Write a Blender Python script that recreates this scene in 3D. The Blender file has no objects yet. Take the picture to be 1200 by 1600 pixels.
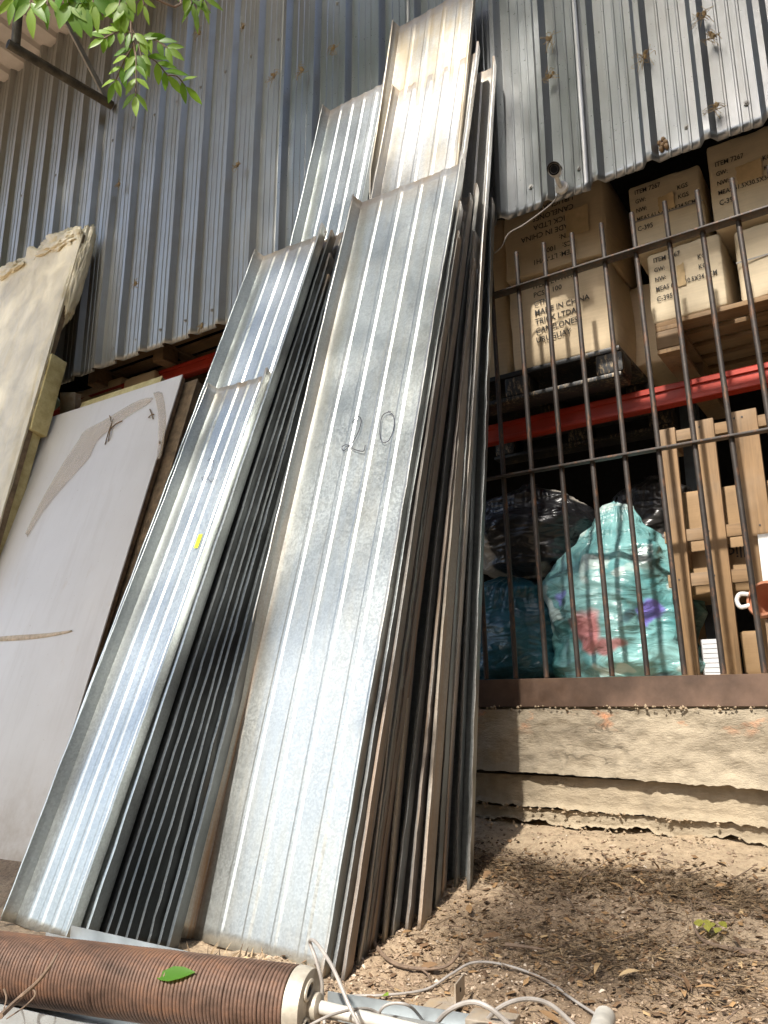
import bpy, bmesh, math, random
from mathutils import Vector, Matrix, noise
R = math.radians
scene = bpy.context.scene
COL = scene.collection

# ------------------------------------------------------------------ camera, sky, sun, exposure
CAMLOC = Vector((0.0, -3.0, 0.0))
PITCH, YAW, FPX = R(13.9), R(34.2), 1240.0
cam_d = bpy.data.cameras.new('camera')
cam_d.sensor_fit = 'VERTICAL'; cam_d.sensor_height = 32.0
cam_d.lens = FPX / 1600.0 * 32.0
cam_d.clip_start = 0.02; cam_d.clip_end = 500.0
cam = bpy.data.objects.new('camera', cam_d); COL.objects.link(cam)
cam.location = CAMLOC
cam.rotation_euler = (R(90) + PITCH, 0.0, YAW)
scene.camera = cam

SUN_EL = R(47.0); SUN_AZ = R(180.0 - 4.0)        # azimuth from +Y towards +X
w = bpy.data.worlds.new('World'); scene.world = w; w.use_nodes = True
wn = w.node_tree; bg = wn.nodes['Background']
sky = wn.nodes.new('ShaderNodeTexSky'); sky.sky_type = 'NISHITA'; sky.sun_disc = False
sky.sun_elevation = SUN_EL; sky.sun_rotation = SUN_AZ
sky.air_density = 1.0; sky.dust_density = 2.5; sky.ozone_density = 0.8
wn.links.new(sky.outputs[0], bg.inputs[0]); bg.inputs[1].default_value = 0.15
sun_d = bpy.data.lights.new('sun', 'SUN'); sun_d.energy = 3.9; sun_d.angle = R(1.6); sun_d.color = (1.0, 0.95, 0.87)
sun = bpy.data.objects.new('sun', sun_d); COL.objects.link(sun)
SUNV = Vector((math.sin(SUN_AZ)*math.cos(SUN_EL), math.cos(SUN_AZ)*math.cos(SUN_EL), math.sin(SUN_EL)))
sun.rotation_euler = SUNV.to_track_quat('Z', 'Y').to_euler()
scene.view_settings.view_transform = 'Standard'; scene.view_settings.look = 'None'
scene.view_settings.exposure = 1.08; scene.view_settings.gamma = 1.0
scene.cycles.max_bounces = 8; scene.cycles.transparent_max_bounces = 12
scene.cycles.sample_clamp_indirect = 6.0
scene.cycles.use_denoising = True

# ------------------------------------------------------------------ measuring helpers
_rt = Vector((math.cos(YAW), math.sin(YAW), 0)); _fh = Vector((-math.sin(YAW), math.cos(YAW), 0)); _up = Vector((0, 0, 1))
_f = _fh*math.cos(PITCH) + _up*math.sin(PITCH); _u = -_fh*math.sin(PITCH) + _up*math.cos(PITCH)
def ray(px, py): return _rt*((px-600)/FPX) - _u*((py-800)/FPX) + _f
def at_y(px, py, y):
    d = ray(px, py); return CAMLOC + d*((y-CAMLOC.y)/d.y)
def at_x(px, py, x):
    d = ray(px, py); return CAMLOC + d*((x-CAMLOC.x)/d.x)
def at_z(px, py, z):
    d = ray(px, py); return CAMLOC + d*((z-CAMLOC.z)/d.z)
def at_d(px, py, t): return CAMLOC + ray(px, py)*t
def gz(x, y):
    """height of the bare soil"""
    yy = min(y, 0.3)
    if yy > -1.1: z = -0.43 + 0.245*yy
    else: z = -0.6995 + 0.05*max(yy+1.1, -3.0)
    return z
def at_g(px, py, off=0.0):
    d = ray(px, py); t0, t1 = 0.5, 12.0
    for _ in range(50):
        t = (t0+t1)/2; p = CAMLOC + d*t
        if p.z > gz(p.x, p.y)+off: t0 = t
        else: t1 = t
    return CAMLOC + d*t0
def nz(x, y=0.0, z=0.0): return noise.noise(Vector((x, y, z)))
def fbm(x, y=0.0, z=0.0, o=4): return noise.fractal(Vector((x, y, z)), 1.0, 2.0, o)

# ------------------------------------------------------------------ object helpers
def link(name, me, mats=None, parent=None):
    o = bpy.data.objects.new(name, me); COL.objects.link(o)
    if mats is not None:
        for m in (mats if isinstance(mats, (list, tuple)) else [mats]): me.materials.append(m)
    if parent is not None: o.parent = parent
    return o
def mesh_obj(name, verts, faces, mats=None, parent=None, smooth=False, sharp=None, fmat=None):
    me = bpy.data.meshes.new(name); me.from_pydata([tuple(v) for v in verts], [], faces); me.update()
    if smooth: me.polygons.foreach_set('use_smooth', [True]*len(me.polygons))
    if sharp: me.set_sharp_from_angle(angle=R(sharp))
    if fmat: me.polygons.foreach_set('material_index', fmat)
    return link(name, me, mats, parent)
def bm_obj(name, bm, mats=None, parent=None, smooth=False, sharp=None):
    me = bpy.data.meshes.new(name); bm.to_mesh(me); bm.free()
    if smooth: me.polygons.foreach_set('use_smooth', [True]*len(me.polygons))
    if sharp: me.set_sharp_from_angle(angle=R(sharp))
    return link(name, me, mats, parent)
def tag(o, label=None, cat=None, group=None, kind=None):
    if label: o['label'] = label
    if cat: o['category'] = cat
    if group: o['group'] = group
    if kind: o['kind'] = kind
    return o
def empty(name, loc=(0, 0, 0), label=None, cat=None, group=None):
    o = bpy.data.objects.new(name, None); COL.objects.link(o); o.location = loc; o.empty_display_size = 0.1
    return tag(o, label, cat, group)
def add_box(bm, c, s, rot=None):
    v = []
    for dx in (-.5, .5):
        for dy in (-.5, .5):
            for dz in (-.5, .5):
                p = Vector((dx*s[0], dy*s[1], dz*s[2]))
                if rot is not None: p = rot @ p
                v.append(bm.verts.new(Vector(c)+p))
    for f in ((0, 1, 3, 2), (4, 6, 7, 5), (0, 4, 5, 1), (2, 3, 7, 6), (0, 2, 6, 4), (1, 5, 7, 3)):
        bm.faces.new([v[i] for i in f])
    return v
def box_obj(name, c, s, mat, parent=None, bev=0.003, rot=None, rough=0.0, cuts=0, seed=0):
    bm = bmesh.new(); add_box(bm, (0, 0, 0), s)
    bmesh.ops.recalc_face_normals(bm, faces=bm.faces[:])
    if bev: bmesh.ops.bevel(bm, geom=bm.edges[:], offset=bev, segments=2, affect='EDGES', profile=0.6)
    if cuts: bmesh.ops.subdivide_edges(bm, edges=[e for e in bm.edges if e.calc_length() > 0.04], cuts=cuts, use_grid_fill=True)
    if rough:
        for v in bm.verts:
            p = v.co*7 + Vector((seed*3.1, seed*1.7, seed*.7))
            v.co += Vector((noise.noise(p), noise.noise(p+Vector((9, 0, 0))), noise.noise(p+Vector((0, 9, 0)))))*rough
    o = bm_obj(name, bm, mat, parent, smooth=True, sharp=35)
    o.location = c
    if rot is not None: o.rotation_euler = rot
    return o
def tube_data(pts, rad, seg=8, cap=True):
    pts = [Vector(p) for p in pts]; n = len(pts)
    rads = rad if isinstance(rad, (list, tuple)) else [rad]*n
    V, F = [], []
    t0 = (pts[1]-pts[0]).normalized()
    ref = Vector((0, 0, 1)) if abs(t0.z) < .9 else Vector((1, 0, 0))
    a = t0.cross(ref).normalized()
    for i, p in enumerate(pts):
        t = (pts[min(i+1, n-1)]-pts[max(i-1, 0)]).normalized()
        a = (a - t*a.dot(t)).normalized(); b = t.cross(a)
        for k in range(seg):
            th = 2*math.pi*k/seg
            V.append(p + (a*math.cos(th)+b*math.sin(th))*rads[i])
    for i in range(n-1):
        for k in range(seg):
            k2 = (k+1) % seg
            F.append((i*seg+k, i*seg+k2, (i+1)*seg+k2, (i+1)*seg+k))
    if cap:
        F.append(tuple(range(seg-1, -1, -1))); F.append(tuple((n-1)*seg+k for k in range(seg)))
    return V, F
class MB:
    def __init__(self): self.V, self.F = [], []
    def add(self, V, F):
        b = len(self.V); self.V += list(V); self.F += [tuple(i+b for i in f) for f in F]
    def tube(self, pts, rad, seg=8): self.add(*tube_data(pts, rad, seg))
    def build(self, name, mat, parent=None, smooth=True, sharp=40): return mesh_obj(name, self.V, self.F, mat, parent, smooth, sharp)
def spline(pts, n=10):
    pts = [Vector(p) for p in pts]; out = []
    for i in range(len(pts)-1):
        p0 = pts[max(i-1, 0)]; p1 = pts[i]; p2 = pts[i+1]; p3 = pts[min(i+2, len(pts)-1)]
        for k in range(n):
            t = k/n
            out.append(0.5*((2*p1)+(p2-p0)*t+(2*p0-5*p1+4*p2-p3)*t*t+(3*p1-p0-3*p2+p3)*t**3))
    out.append(pts[-1]); return out
def tube_obj(name, pts, rad, mat, parent=None, seg=8):
    V, F = tube_data(pts, rad, seg); return mesh_obj(name, V, F, mat, parent, True, 40)
def copy_obj(o, parent=None):
    c = o.copy(); COL.objects.link(c); c.parent = parent if parent is not None else o.parent
    return c

def set_tone(o, tones):
    at = o.data.attributes.new('tone', 'FLOAT', 'POINT'); at.data.foreach_set('value', tones)

# ------------------------------------------------------------------ material helpers
class NT:
    def __init__(self, name):
        self.m = bpy.data.materials.new(name); self.m.use_nodes = True
        self.t = self.m.node_tree; self.b = self.t.nodes['Principled BSDF']; self.out = self.t.nodes['Material Output']
        self._tc = None
    def n(self, typ, **k):
        nd = self.t.nodes.new(typ)
        for a, v in k.items(): setattr(nd, a, v)
        return nd
    def l(self, a, b): self.t.links.new(a, b)
    def tc(self, which='Object'):
        if not self._tc: self._tc = self.n('ShaderNodeTexCoord')
        return self._tc.outputs[which]
    def map(self, scale=(1, 1, 1), which='Object', loc=(0, 0, 0), rot=(0, 0, 0)):
        m = self.n('ShaderNodeMapping'); self.l(self.tc(which), m.inputs[0])
        m.inputs['Scale'].default_value = scale; m.inputs['Location'].default_value = loc; m.inputs['Rotation'].default_value = rot
        return m.outputs[0]
    def noise(self, vec, scale=5, detail=4, rough=.55, dist=0.0):
        nd = self.n('ShaderNodeTexNoise'); self.l(vec, nd.inputs['Vector'])
        nd.inputs['Scale'].default_value = scale; nd.inputs['Detail'].default_value = detail
        nd.inputs['Roughness'].default_value = rough; nd.inputs['Distortion'].default_value = dist
        return nd.outputs['Fac']
    def vor(self, vec, scale=5, out='Color', feature='F1'):
        nd = self.n('ShaderNodeTexVoronoi', feature=feature); self.l(vec, nd.inputs['Vector']); nd.inputs['Scale'].default_value = scale
        return nd.outputs[out]
    def ramp(self, fac, stops, interp='LINEAR'):
        nd = self.n('ShaderNodeValToRGB'); self.l(fac, nd.inputs[0]); cr = nd.color_ramp; cr.interpolation = interp
        while len(cr.elements) < len(stops): cr.elements.new(.5)
        for e, (p, c) in zip(cr.elements, stops):
            e.position = p; e.color = (c, c, c, 1) if not isinstance(c, (tuple, list)) else (*c[:3], 1)
        return nd.outputs[0]
    def mix(self, fac, a, b, mode='MIX'):
        nd = self.n('ShaderNodeMix', data_type='RGBA', blend_type=mode)
        for s, v in ((0, fac), (6, a), (7, b)):
            if hasattr(v, 'is_linked'): self.l(v, nd.inputs[s])
            elif s == 0: nd.inputs[0].default_value = v
            else: nd.inputs[s].default_value = (*v[:3], 1)
        return nd.outputs[2]
    def math(self, op, a, b=0.0, c=None, clamp=False):
        nd = self.n('ShaderNodeMath', operation=op); nd.use_clamp = clamp
        for i, v in enumerate((a, b) if c is None else (a, b, c)):
            if hasattr(v, 'is_linked'): self.l(v, nd.inputs[i])
            else: nd.inputs[i].default_value = v
        return nd.outputs[0]
    def xyz(self, vec):
        nd = self.n('ShaderNodeSeparateXYZ'); self.l(vec, nd.inputs[0]); return nd.outputs
    def bump(self, h, strength=.3, dist=.01, prev=None):
        nd = self.n('ShaderNodeBump'); self.l(h, nd.inputs['Height'])
        nd.inputs['Strength'].default_value = strength; nd.inputs['Distance'].default_value = dist
        if prev is not None: self.l(prev, nd.inputs['Normal'])
        return nd.outputs[0]
    def set(self, **k):
        for a, v in k.items():
            s = self.b.inputs[a.replace('_', ' ')]
            if hasattr(v, 'is_linked'): self.l(v, s)
            else: s.default_value = (*v, 1) if isinstance(v, (tuple, list)) and len(v) == 3 and s.type == 'RGBA' else v
        return self.m
    def rnd(self):
        nd = self.n('ShaderNodeObjectInfo'); return nd.outputs['Random']
    def attr(self, name):
        nd = self.n('ShaderNodeAttribute'); nd.attribute_name = name; return nd.outputs['Fac']

def simple(name, col, rough=.6, metal=0.0, var=.25, scale=8, bump=.15, spec=.5):
    t = NT(name); v = t.map()
    f = t.noise(v, scale, 6, .6)
    c = t.ramp(f, [(.3, tuple(x*(1-var) for x in col)), (.7, tuple(min(1, x*(1+var)) for x in col))])
    t.set(Base_Color=c, Metallic=metal, Roughness=t.ramp(t.noise(v, scale*3, 3), [(.3, max(0.05, rough-.1)), (.7, min(1, rough+.1))]))
    t.b.inputs['Specular IOR Level'].default_value = spec
    if bump: t.set(Normal=t.bump(t.noise(v, scale*6, 5), bump, .004))
    return t.m

def galv(name, base=.62, tint=(1, 1, 1), dirt=.2, dirtcol=(.42, .33, .20), rough=.42, metal=.82, spangle=75, foldrust=.0, W=.46, spw=1.0):
    """galvanised sheet: spangle, grime streaks running down the sheet, rust along the folds"""
    t = NT(name); v = t.map()
    ri = t.n('ShaderNodeObjectInfo').outputs['Random']
    off = t.n('ShaderNodeVectorMath', operation='ADD'); t.l(v, off.inputs[0])
    cmb = t.n('ShaderNodeCombineXYZ'); sc = t.math('MULTIPLY', ri, 37.0); t.l(sc, cmb.inputs[0]); t.l(sc, cmb.inputs[2]); t.l(cmb.outputs[0], off.inputs[1])
    ov = off.outputs[0]
    sp = t.xyz(t.vor(ov, spangle*1.8))[0]
    sp2 = t.noise(ov, 80, 4, .7)
    k = t.math('ADD', t.math('MULTIPLY', sp, .55*spw), t.math('MULTIPLY', sp2, 1-.55*spw))
    col = t.ramp(k, [(.25, tuple(base*(1-.13*spw)*x for x in tint)), (.75, tuple(min(1, base*(1+.09*spw)*x) for x in tint))])
    # white bloom, cloudy
    cloud = t.ramp(t.noise(ov, 2.0, 4, .55, .3), [(.40, 0), (.80, .45)])
    col = t.mix(cloud, col, tuple(min(.8, base*1.22*x) for x in tint))
    mp = t.n('ShaderNodeMapping'); t.l(ov, mp.inputs[0]); mp.inputs['Scale'].default_value = (14, 14, .55)
    streak = t.noise(mp.outputs[0], 1.6, 5, .65)
    blotch = t.noise(ov, 5.5, 6, .65, .3)
    dm = t.math('MULTIPLY', t.ramp(t.math('ADD', t.math('MULTIPLY', streak, .6), t.math('MULTIPLY', blotch, .4)), [(.46, 0), (.66, 1)]), dirt)
    col = t.mix(dm, col, dirtcol)
    rr = t.ramp(k, [(.2, rough-.05), (.8, rough+.06)])
    mt = t.math('SUBTRACT', metal, t.math('MULTIPLY', dm, .6), clamp=True)
    if foldrust:
        x = t.xyz(v)[0]
        d = t.math('ABSOLUTE', t.math('SUBTRACT', t.math('ABSOLUTE', x), W/2))
        fm = t.ramp(d, [(0.0, 1), (.026, 0)])
        rn = t.ramp(t.noise(mp.outputs[0], 2.2, 6, .7), [(.42, 0), (.62, 1)])
        zf = t.ramp(t.math('MULTIPLY', t.xyz(v)[2], .35), [(.05, 1), (.55, .22)])
        rm = t.math('MULTIPLY', t.math('MULTIPLY', t.math('MULTIPLY', fm, rn), foldrust), zf)
        col = t.mix(rm, col, (.40, .20, .06)); mt = t.math('SUBTRACT', mt, rm, clamp=True)
    if spw > .5:
        td = t.attr('topd'); tm = t.math('MULTIPLY', t.ramp(td, [(.0, .8), (.035, .45), (.16, 0)]), t.ramp(t.noise(ov, 14, 4, .6), [(.3, .5), (.6, 1)]))
        col = t.mix(tm, col, (.30, .20, .10)); mt = t.math('SUBTRACT', mt, t.math('MULTIPLY', tm, .7), clamp=True)
    bn = t.bump(t.noise(ov, 9, 3, .5), .10, .012)
    bn = t.bump(t.noise(ov, 60, 3, .6), .05, .002, bn)
    return t.set(Base_Color=col, Metallic=mt, Roughness=rr, Normal=bn)

M = {}
M['galv_clean'] = galv('galvanised_clean', .58, (.95, 1.0, .98), .12, (.40, .42, .30), .36)
M['galv_weather'] = galv('galvanised_weathered', .50, (1.0, 1.0, .97), .55, (.50, .42, .27), .44, .76, 90, .9)
M['galv_main'] = galv("galvanised_main", .52, (.95, 1.0, .98), .30, (.40, .34, .22), .40, .82, 95, 1.0, W=.545)
M['galv_cream'] = galv('galvanised_cream', .47, (1.0, .96, .85), .95, (.46, .36, .20), .50, .62, 90, .8)
M['galv_old'] = galv('galvanised_grimy_shaded', .22, (1.0, .99, .95), .75, (.11, .09, .068), .55, .5, 60, .6)  # brown grime, base also darkened for the shade between nested flanges
M['galv_gapshade'] = galv('galvanised_gap_shade', .13, (.93, 1.0, 1.0), .6, (.045, .042, .036), .42, .7, 70, .1)  # near-black base carries the shade in the gaps of the left stack
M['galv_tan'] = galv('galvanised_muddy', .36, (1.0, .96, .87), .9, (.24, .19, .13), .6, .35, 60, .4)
M['galv_dark'] = galv('galvanised_dull_shaded', .30, (.93, 1.0, 1.0), .5, (.10, .095, .075), .40, .8, 70, .2)  # base and grime darkened to hold shade between the flanges
M['clad'] = galv('cladding_zinc', .31, (.96, 1.0, 1.03), .30, (.20, .18, .14), .30, .82, 60, spw=.12)
M['clad_left'] = galv('cladding_zinc_dusty', .37, (.99, 1.0, .97), .5, (.23, .21, .165), .40, .68, 60, spw=.12)
M['roof'] = simple('roof_white_paint', (.62, .57, .53), .6, 0, .12, 5)
M['rust_pipe'] = simple('rusty_pipe', (.10, .085, .06), .6, .3, .5, 14)
M['grey_steel'] = simple('grey_steel', (.35, .34, .32), .5, .5, .25, 12)
def barmat():
    t = NT('bar_rusty_paint'); v = t.map()
    c = t.ramp(t.noise(v, 25, 6, .6), [(.3, (.035, .029, .026)), (.7, (.06, .05, .043))])
    c = t.mix(t.ramp(t.noise(t.map((14, 14, 4)), 3, 6, .75), [(.52, 0), (.64, .9)]), c, (.15, .075, .04))
    return t.set(Base_Color=c, Metallic=.3, Roughness=.55, Normal=t.bump(t.noise(v, 90, 4, .7), .3, .002))
M['bar'] = barmat()
M['beam_paint'] = simple('brown_oxide_beam', (.115, .072, .05), .38, .25, .45, 7)
M['black'] = simple('black_matt', (.012, .012, .012), .8)
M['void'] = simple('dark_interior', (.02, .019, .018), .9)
M['red'] = simple('red_rack_paint', (.36, .022, .004), .5, 0, .2, 6)
M['rackblue'] = simple('rack_grey', (.12, .14, .16), .5, .3)
M['ink'] = simple('black_ink', (.03, .026, .022), .7, 0, .5, 60, 0)
M['inkpen'] = simple('marker_ink', (.05, .05, .07), .6, 0, .3, 60, 0)
M['cable'] = simple('grey_cable', (.30, .275, .25), .45, 0, .2, 30)
M['white_plastic'] = simple('white_plastic', (.75, .74, .71), .35, 0, .06, 10, .05)
M['lens'] = simple('camera_lens_black', (.01, .01, .012), .12, 0, .1, 5, 0)
M['castwhite'] = simple('cast_white_metal', (.42, .38, .31), .5, .2, .35, 22)
M['zinc_plain'] = simple('plain_zinc', (.40, .43, .44), .42, .6, .2, 9, .05)
M['shaft_white'] = simple('dirty_white_shaft', (.48, .46, .41), .5, 0, .3, 14)
M['twig'] = simple('twig_bark', (.16, .11, .075), .8, 0, .4, 30)
M['straw'] = simple('straw', (.36, .27, .15), .8, 0, .4, 40)
M['mud'] = simple('dried_mud', (.36, .25, .15), .9, 0, .3, 40)
M['yellow'] = simple('yellow_sticker', (.72, .75, .03), .5, 0, .25, 60, 0)
M['terracotta'] = simple('terracotta', (.42, .18, .10), .7, 0, .2, 10)
M['greenplate'] = simple('pale_green_plate', (.50, .62, .45), .5, 0, .1, 6)

def cardboard(name, col):
    t = NT(name); v = t.map()
    f = t.noise(v, 4, 6, .6, .3); g = t.noise(t.map((2, 2, 60)), 2, 3)
    c = t.ramp(t.math('ADD', t.math('MULTIPLY', f, .7), t.math('MULTIPLY', g, .3)), [(.3, tuple(x*.78 for x in col)), (.7, tuple(x*1.15 for x in col))])
    sm = t.ramp(t.noise(v, 11, 5, .7), [(.62, 0), (.75, .35)])
    c = t.mix(sm, c, (.25, .17, .09))
    b = t.bump(t.noise(v, 14, 5), .25, .008); b = t.bump(t.noise(t.map((1, 1, 220)), 1, 2), .05, .002, b)
    return t.set(Base_Color=c, Roughness=.75, Normal=b)
M['carton'] = cardboard('carton_tan', (.63, .50, .33))
M['carton2'] = cardboard('carton_pale', (.68, .57, .40))
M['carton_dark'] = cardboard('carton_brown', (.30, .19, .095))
M['tape'] = simple('packing_tape', (.52, .40, .22), .25, 0, .08, 12, .1)
M['torn'] = simple('torn_kraft', (.58, .43, .24), .85, 0, .15, 20)

def wood(name, col, ax='Z'):
    t = NT(name); s = {'Z': (22, 22, 1.2), 'X': (1.2, 22, 22), 'Y': (22, 1.2, 22)}[ax]
    ri = t.rnd(); m = t.n('ShaderNodeMapping'); t.l(t.tc(), m.inputs[0]); m.inputs['Scale'].default_value = s
    cm = t.n('ShaderNodeCombineXYZ'); k = t.math('MULTIPLY', ri, 50.0)
    for i in range(3): t.l(k, cm.inputs[i])
    t.l(cm.outputs[0], m.inputs['Location'])
    g = t.noise(m.outputs[0], 1.5, 6, .65, 1.2); f = t.noise(t.map(), 5, 4)
    c = t.ramp(g, [(.3, tuple(x*.6 for x in col)), (.5, col), (.72, tuple(x*1.2 for x in col))])
    c = t.mix(t.ramp(f, [(.45, 0), (.7, .55)]), c, tuple(x*.5 for x in col))
    c = t.mix(t.ramp(t.noise(t.map(loc=(3, 1, 2)), 2.3, 5, .6), [(.45, 0), (.7, .5)]), c, (.25, .21, .165))
    return t.set(Base_Color=c, Roughness=.75, Normal=t.bump(g, .25, .004))
M['wood'] = wood('pallet_wood', (.235, .142, .066))
M['woodx'] = wood('pallet_wood_across', (.24, .148, .072), 'X')
M['wood_dark'] = wood('old_brown_wood', (.17, .10, .05), 'X')

def blackplastic():
    t = NT('black_pallet_plastic'); v = t.map()
    s = t.ramp(t.noise(t.map((60, 60, 22)), 1, 6, .75), [(.52, 0), (.6, 1)])
    z = t.ramp(t.noise(v, 3, 2), [(.45, 0), (.6, 1)])
    c = t.mix(t.math('MULTIPLY', s, z), (.02, .02, .02), (.26, .19, .11))
    return t.set(Base_Color=c, Roughness=.5)
M['pallet_plastic'] = blackplastic()

def concrete(name, col, marks=True):
    t = NT(name); v = t.map()
    f = t.noise(t.map((1, 1, 1.8)), 3.2, 8, .7, .3); g = t.noise(v, 26, 6, .7)
    c = t.ramp(t.math('ADD', t.math('MULTIPLY', f, .6), t.math('MULTIPLY', g, .4)), [(.3, tuple(x*.68 for x in col)), (.52, col), (.72, tuple(x*1.22 for x in col))])
    if marks:
        zz = t.xyz(t.tc())[2]
        top = t.ramp(zz, [(0.0, 0), (1.0, 1)])
        mk = t.ramp(t.noise(t.map((4.5, 1, 9), loc=(2.2, 0, .3)), 1.0, 4, .7), [(.56, 0), (.66, .9)])
        band = t.ramp(t.math('ADD', zz, .10), [(0.0, 0), (.06, 1)])
        c = t.mix(t.math('MULTIPLY', mk, band), c, (.62, .27, .13))
    cr = t.ramp(t.noise(t.map((1, 1, 3.5)), 3.0, 5, .6, .8), [(.485, 0), (.5, .8), (.515, 0)])
    cm = t.math('MULTIPLY', cr, t.ramp(t.noise(v, 2.3, 2), [(.5, 0), (.6, 1)]))
    c = t.mix(cm, c, tuple(x*.3 for x in col))
    st = t.ramp(t.noise(t.map((1.6, 1, 2.6)), 2.6, 6, .7, .4), [(.50, 0), (.66, .55)])
    c = t.mix(st, c, tuple(x*.5 for x in col))
    b = t.bump(t.noise(t.map((2, 2, 5)), 6, 8, .75), .7, .02); b = t.bump(g, .5, .006, b)
    pit = t.vor(v, 34, 'Distance'); b = t.bump(t.ramp(pit, [(.03, 0), (.12, 1)]), .25, .006, b)
    return t.set(Base_Color=c, Roughness=.9, Normal=b)
M['conc'] = concrete('board_marked_concrete', (.36, .30, .215))
M['conc2'] = concrete('smooth_cement', (.38, .31, .215), False)

def soil():
    t = NT('soil'); v = t.map()
    f = t.noise(v, 1.6, 8, .65, .3); g = t.noise(v, 40, 6, .75); p = t.noise(v, 150, 4, .7)
    c = t.ramp(f, [(.32, (.19, .13, .08)), (.5, (.35, .255, .165)), (.68, (.48, .37, .25))])
    c = t.mix(t.ramp(g, [(.40, .55), (.55, 0)]), c, (.10, .062, .035))
    c = t.mix(t.ramp(p, [(.56, 0), (.68, .6)]), c, (.46, .36, .25))
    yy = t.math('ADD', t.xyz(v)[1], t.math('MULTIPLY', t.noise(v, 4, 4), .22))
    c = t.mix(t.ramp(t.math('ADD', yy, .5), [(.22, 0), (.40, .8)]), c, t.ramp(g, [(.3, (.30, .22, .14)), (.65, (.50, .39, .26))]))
    b = t.bump(t.noise(v, 12, 8, .7), .8, .03); b = t.bump(p, .5, .006, b)
    return t.set(Base_Color=c, Roughness=.95, Normal=b)
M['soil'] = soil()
def scatter_mat(name, stops, rough=.85):
    t = NT(name); a = t.attr('tone')
    return t.set(Base_Color=t.ramp(a, stops), Roughness=rough)
M['gravel'] = scatter_mat('gravel_chips', [(0, (.09, .062, .04)), (.35, (.25, .175, .115)), (.75, (.39, .295, .205)), (1, (.58, .49, .39))])
M['litter'] = scatter_mat('leaf_litter', [(0, (.045, .026, .014)), (.45, (.14, .08, .04)), (.8, (.30, .18, .08)), (1, (.45, .32, .17))])
M['drygrass'] = scatter_mat('dry_grass', [(0, (.035, .022, .012)), (.5, (.13, .085, .045)), (1, (.36, .26, .15))])

def leafmat(name, c0, c1):
    t = NT(name); a = t.attr('tone'); c = t.ramp(a, [(0, c0), (1, c1)])
    t.set(Base_Color=c, Roughness=.45)
    tr = t.n('ShaderNodeBsdfTranslucent'); t.l(t.mix(.5, c, (.30, .50, .03)), tr.inputs[0])
    mx = t.n('ShaderNodeMixShader'); mx.inputs[0].default_value = .45
    t.l(t.b.outputs[0], mx.inputs[1]); t.l(tr.outputs[0], mx.inputs[2]); t.l(mx.outputs[0], t.out.inputs[0])
    return t.m
M['leaf'] = leafmat('green_leaf', (.045, .11, .012), (.17, .30, .03))
M['leaf_dark'] = scatter_mat('dark_blocker_leaf', [(0, (.012, .028, .006)), (1, (.035, .07, .014))], .5)  # dark leaves of the added light-blocking screen
M['leaf_near'] = leafmat('bright_green_leaf', (.07, .19, .015), (.30, .45, .06))
M['leaf_yellow'] = leafmat('yellowed_leaf', (.30, .30, .04), (.45, .42, .10))

def panelwhite():
    t = NT('white_laminate'); v = t.map()
    c = t.ramp(t.noise(v, 2.0, 5), [(.3, (.66, .635, .595)), (.7, (.73, .71, .675))])
    z = t.noise(t.map((3, 3, 1.5)), 3, 6, .7)
    c = t.mix(t.ramp(z, [(.60, 0), (.78, .35)]), c, (.55, .43, .28))
    gr = t.ramp(t.noise(t.map((7, 7, .8)), 1.5, 6, .7), [(.5, 0), (.72, .22)]); c = t.mix(gr, c, (.45, .40, .33))
    lowz = t.math('MULTIPLY', t.ramp(t.math('ADD', t.xyz(v)[2], 1.3), [(0.0, .7), (.5, 0)]), t.ramp(t.noise(v, 9, 5, .7), [(.35, .3), (.6, 1)])); c = t.mix(lowz, c, (.36, .28, .19))
    sp = t.ramp(t.noise(v, 55, 3, .6), [(.70, 0), (.74, .5)]); c = t.mix(sp, c, (.40, .33, .25))
    return t.set(Base_Color=c, Roughness=.38, Normal=t.bump(t.noise(v, 3, 3), .08, .02))
M['panel'] = panelwhite()
def foam():
    t = NT('yellow_foam'); v = t.map()
    c = t.ramp(t.noise(v, 9, 7, .7), [(.3, (.42, .33, .14)), (.55, (.62, .54, .27)), (.75, (.72, .65, .38))])
    return t.set(Base_Color=c, Roughness=.9, Normal=t.bump(t.noise(v, 30, 6, .7), .6, .01))
M['foam'] = foam()
M['edgewood'] = simple('panel_edge_brown', (.20, .14, .08), .85, 0, .5, 18, .5)
def wrapmat(name, col, alpha, rough=.22):
    t = NT(name); v = t.map()
    c = t.ramp(t.noise(v, 5, 6, .6, .5), [(.3, tuple(x*.8 for x in col)), (.7, tuple(min(1, x*1.1) for x in col))])
    b = t.bump(t.noise(t.map((6, 6, 2.5), rot=(0, .5, 0)), 1.5, 4, .5, 1.6), .35, .03)
    t.set(Base_Color=c, Roughness=rough, Normal=b)
    t.b.inputs['Alpha'].default_value = alpha
    return t.m
M['wrap'] = wrapmat('wrinkled_clear_wrap', (.88, .79, .57), .95, .3)
def patchyfilm():
    t = NT('torn_clear_film'); v = t.map()
    t.set(Base_Color=t.ramp(t.noise(v, 9, 5), [(.3, (.55, .43, .28)), (.6, (.80, .74, .64))]), Roughness=.2, Normal=t.bump(t.noise(v, 14, 5, .6, 1.5), .7, .02))
    t.l(t.math('MULTIPLY', t.attr('tone'), t.ramp(t.noise(t.map((5, 5, 14), rot=(0, .9, 0)), 2.5, 7, .75, 1.2), [(.38, .04), (.70, .5)])), t.b.inputs['Alpha']); return t.m
M['film'] = patchyfilm()
M['glue'] = simple('dried_glue', (.55, .45, .33), .8, 0, .3, 40)
M['film'] = wrapmat('yellowed_film', (.74, .63, .48), .30, .2)
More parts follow.
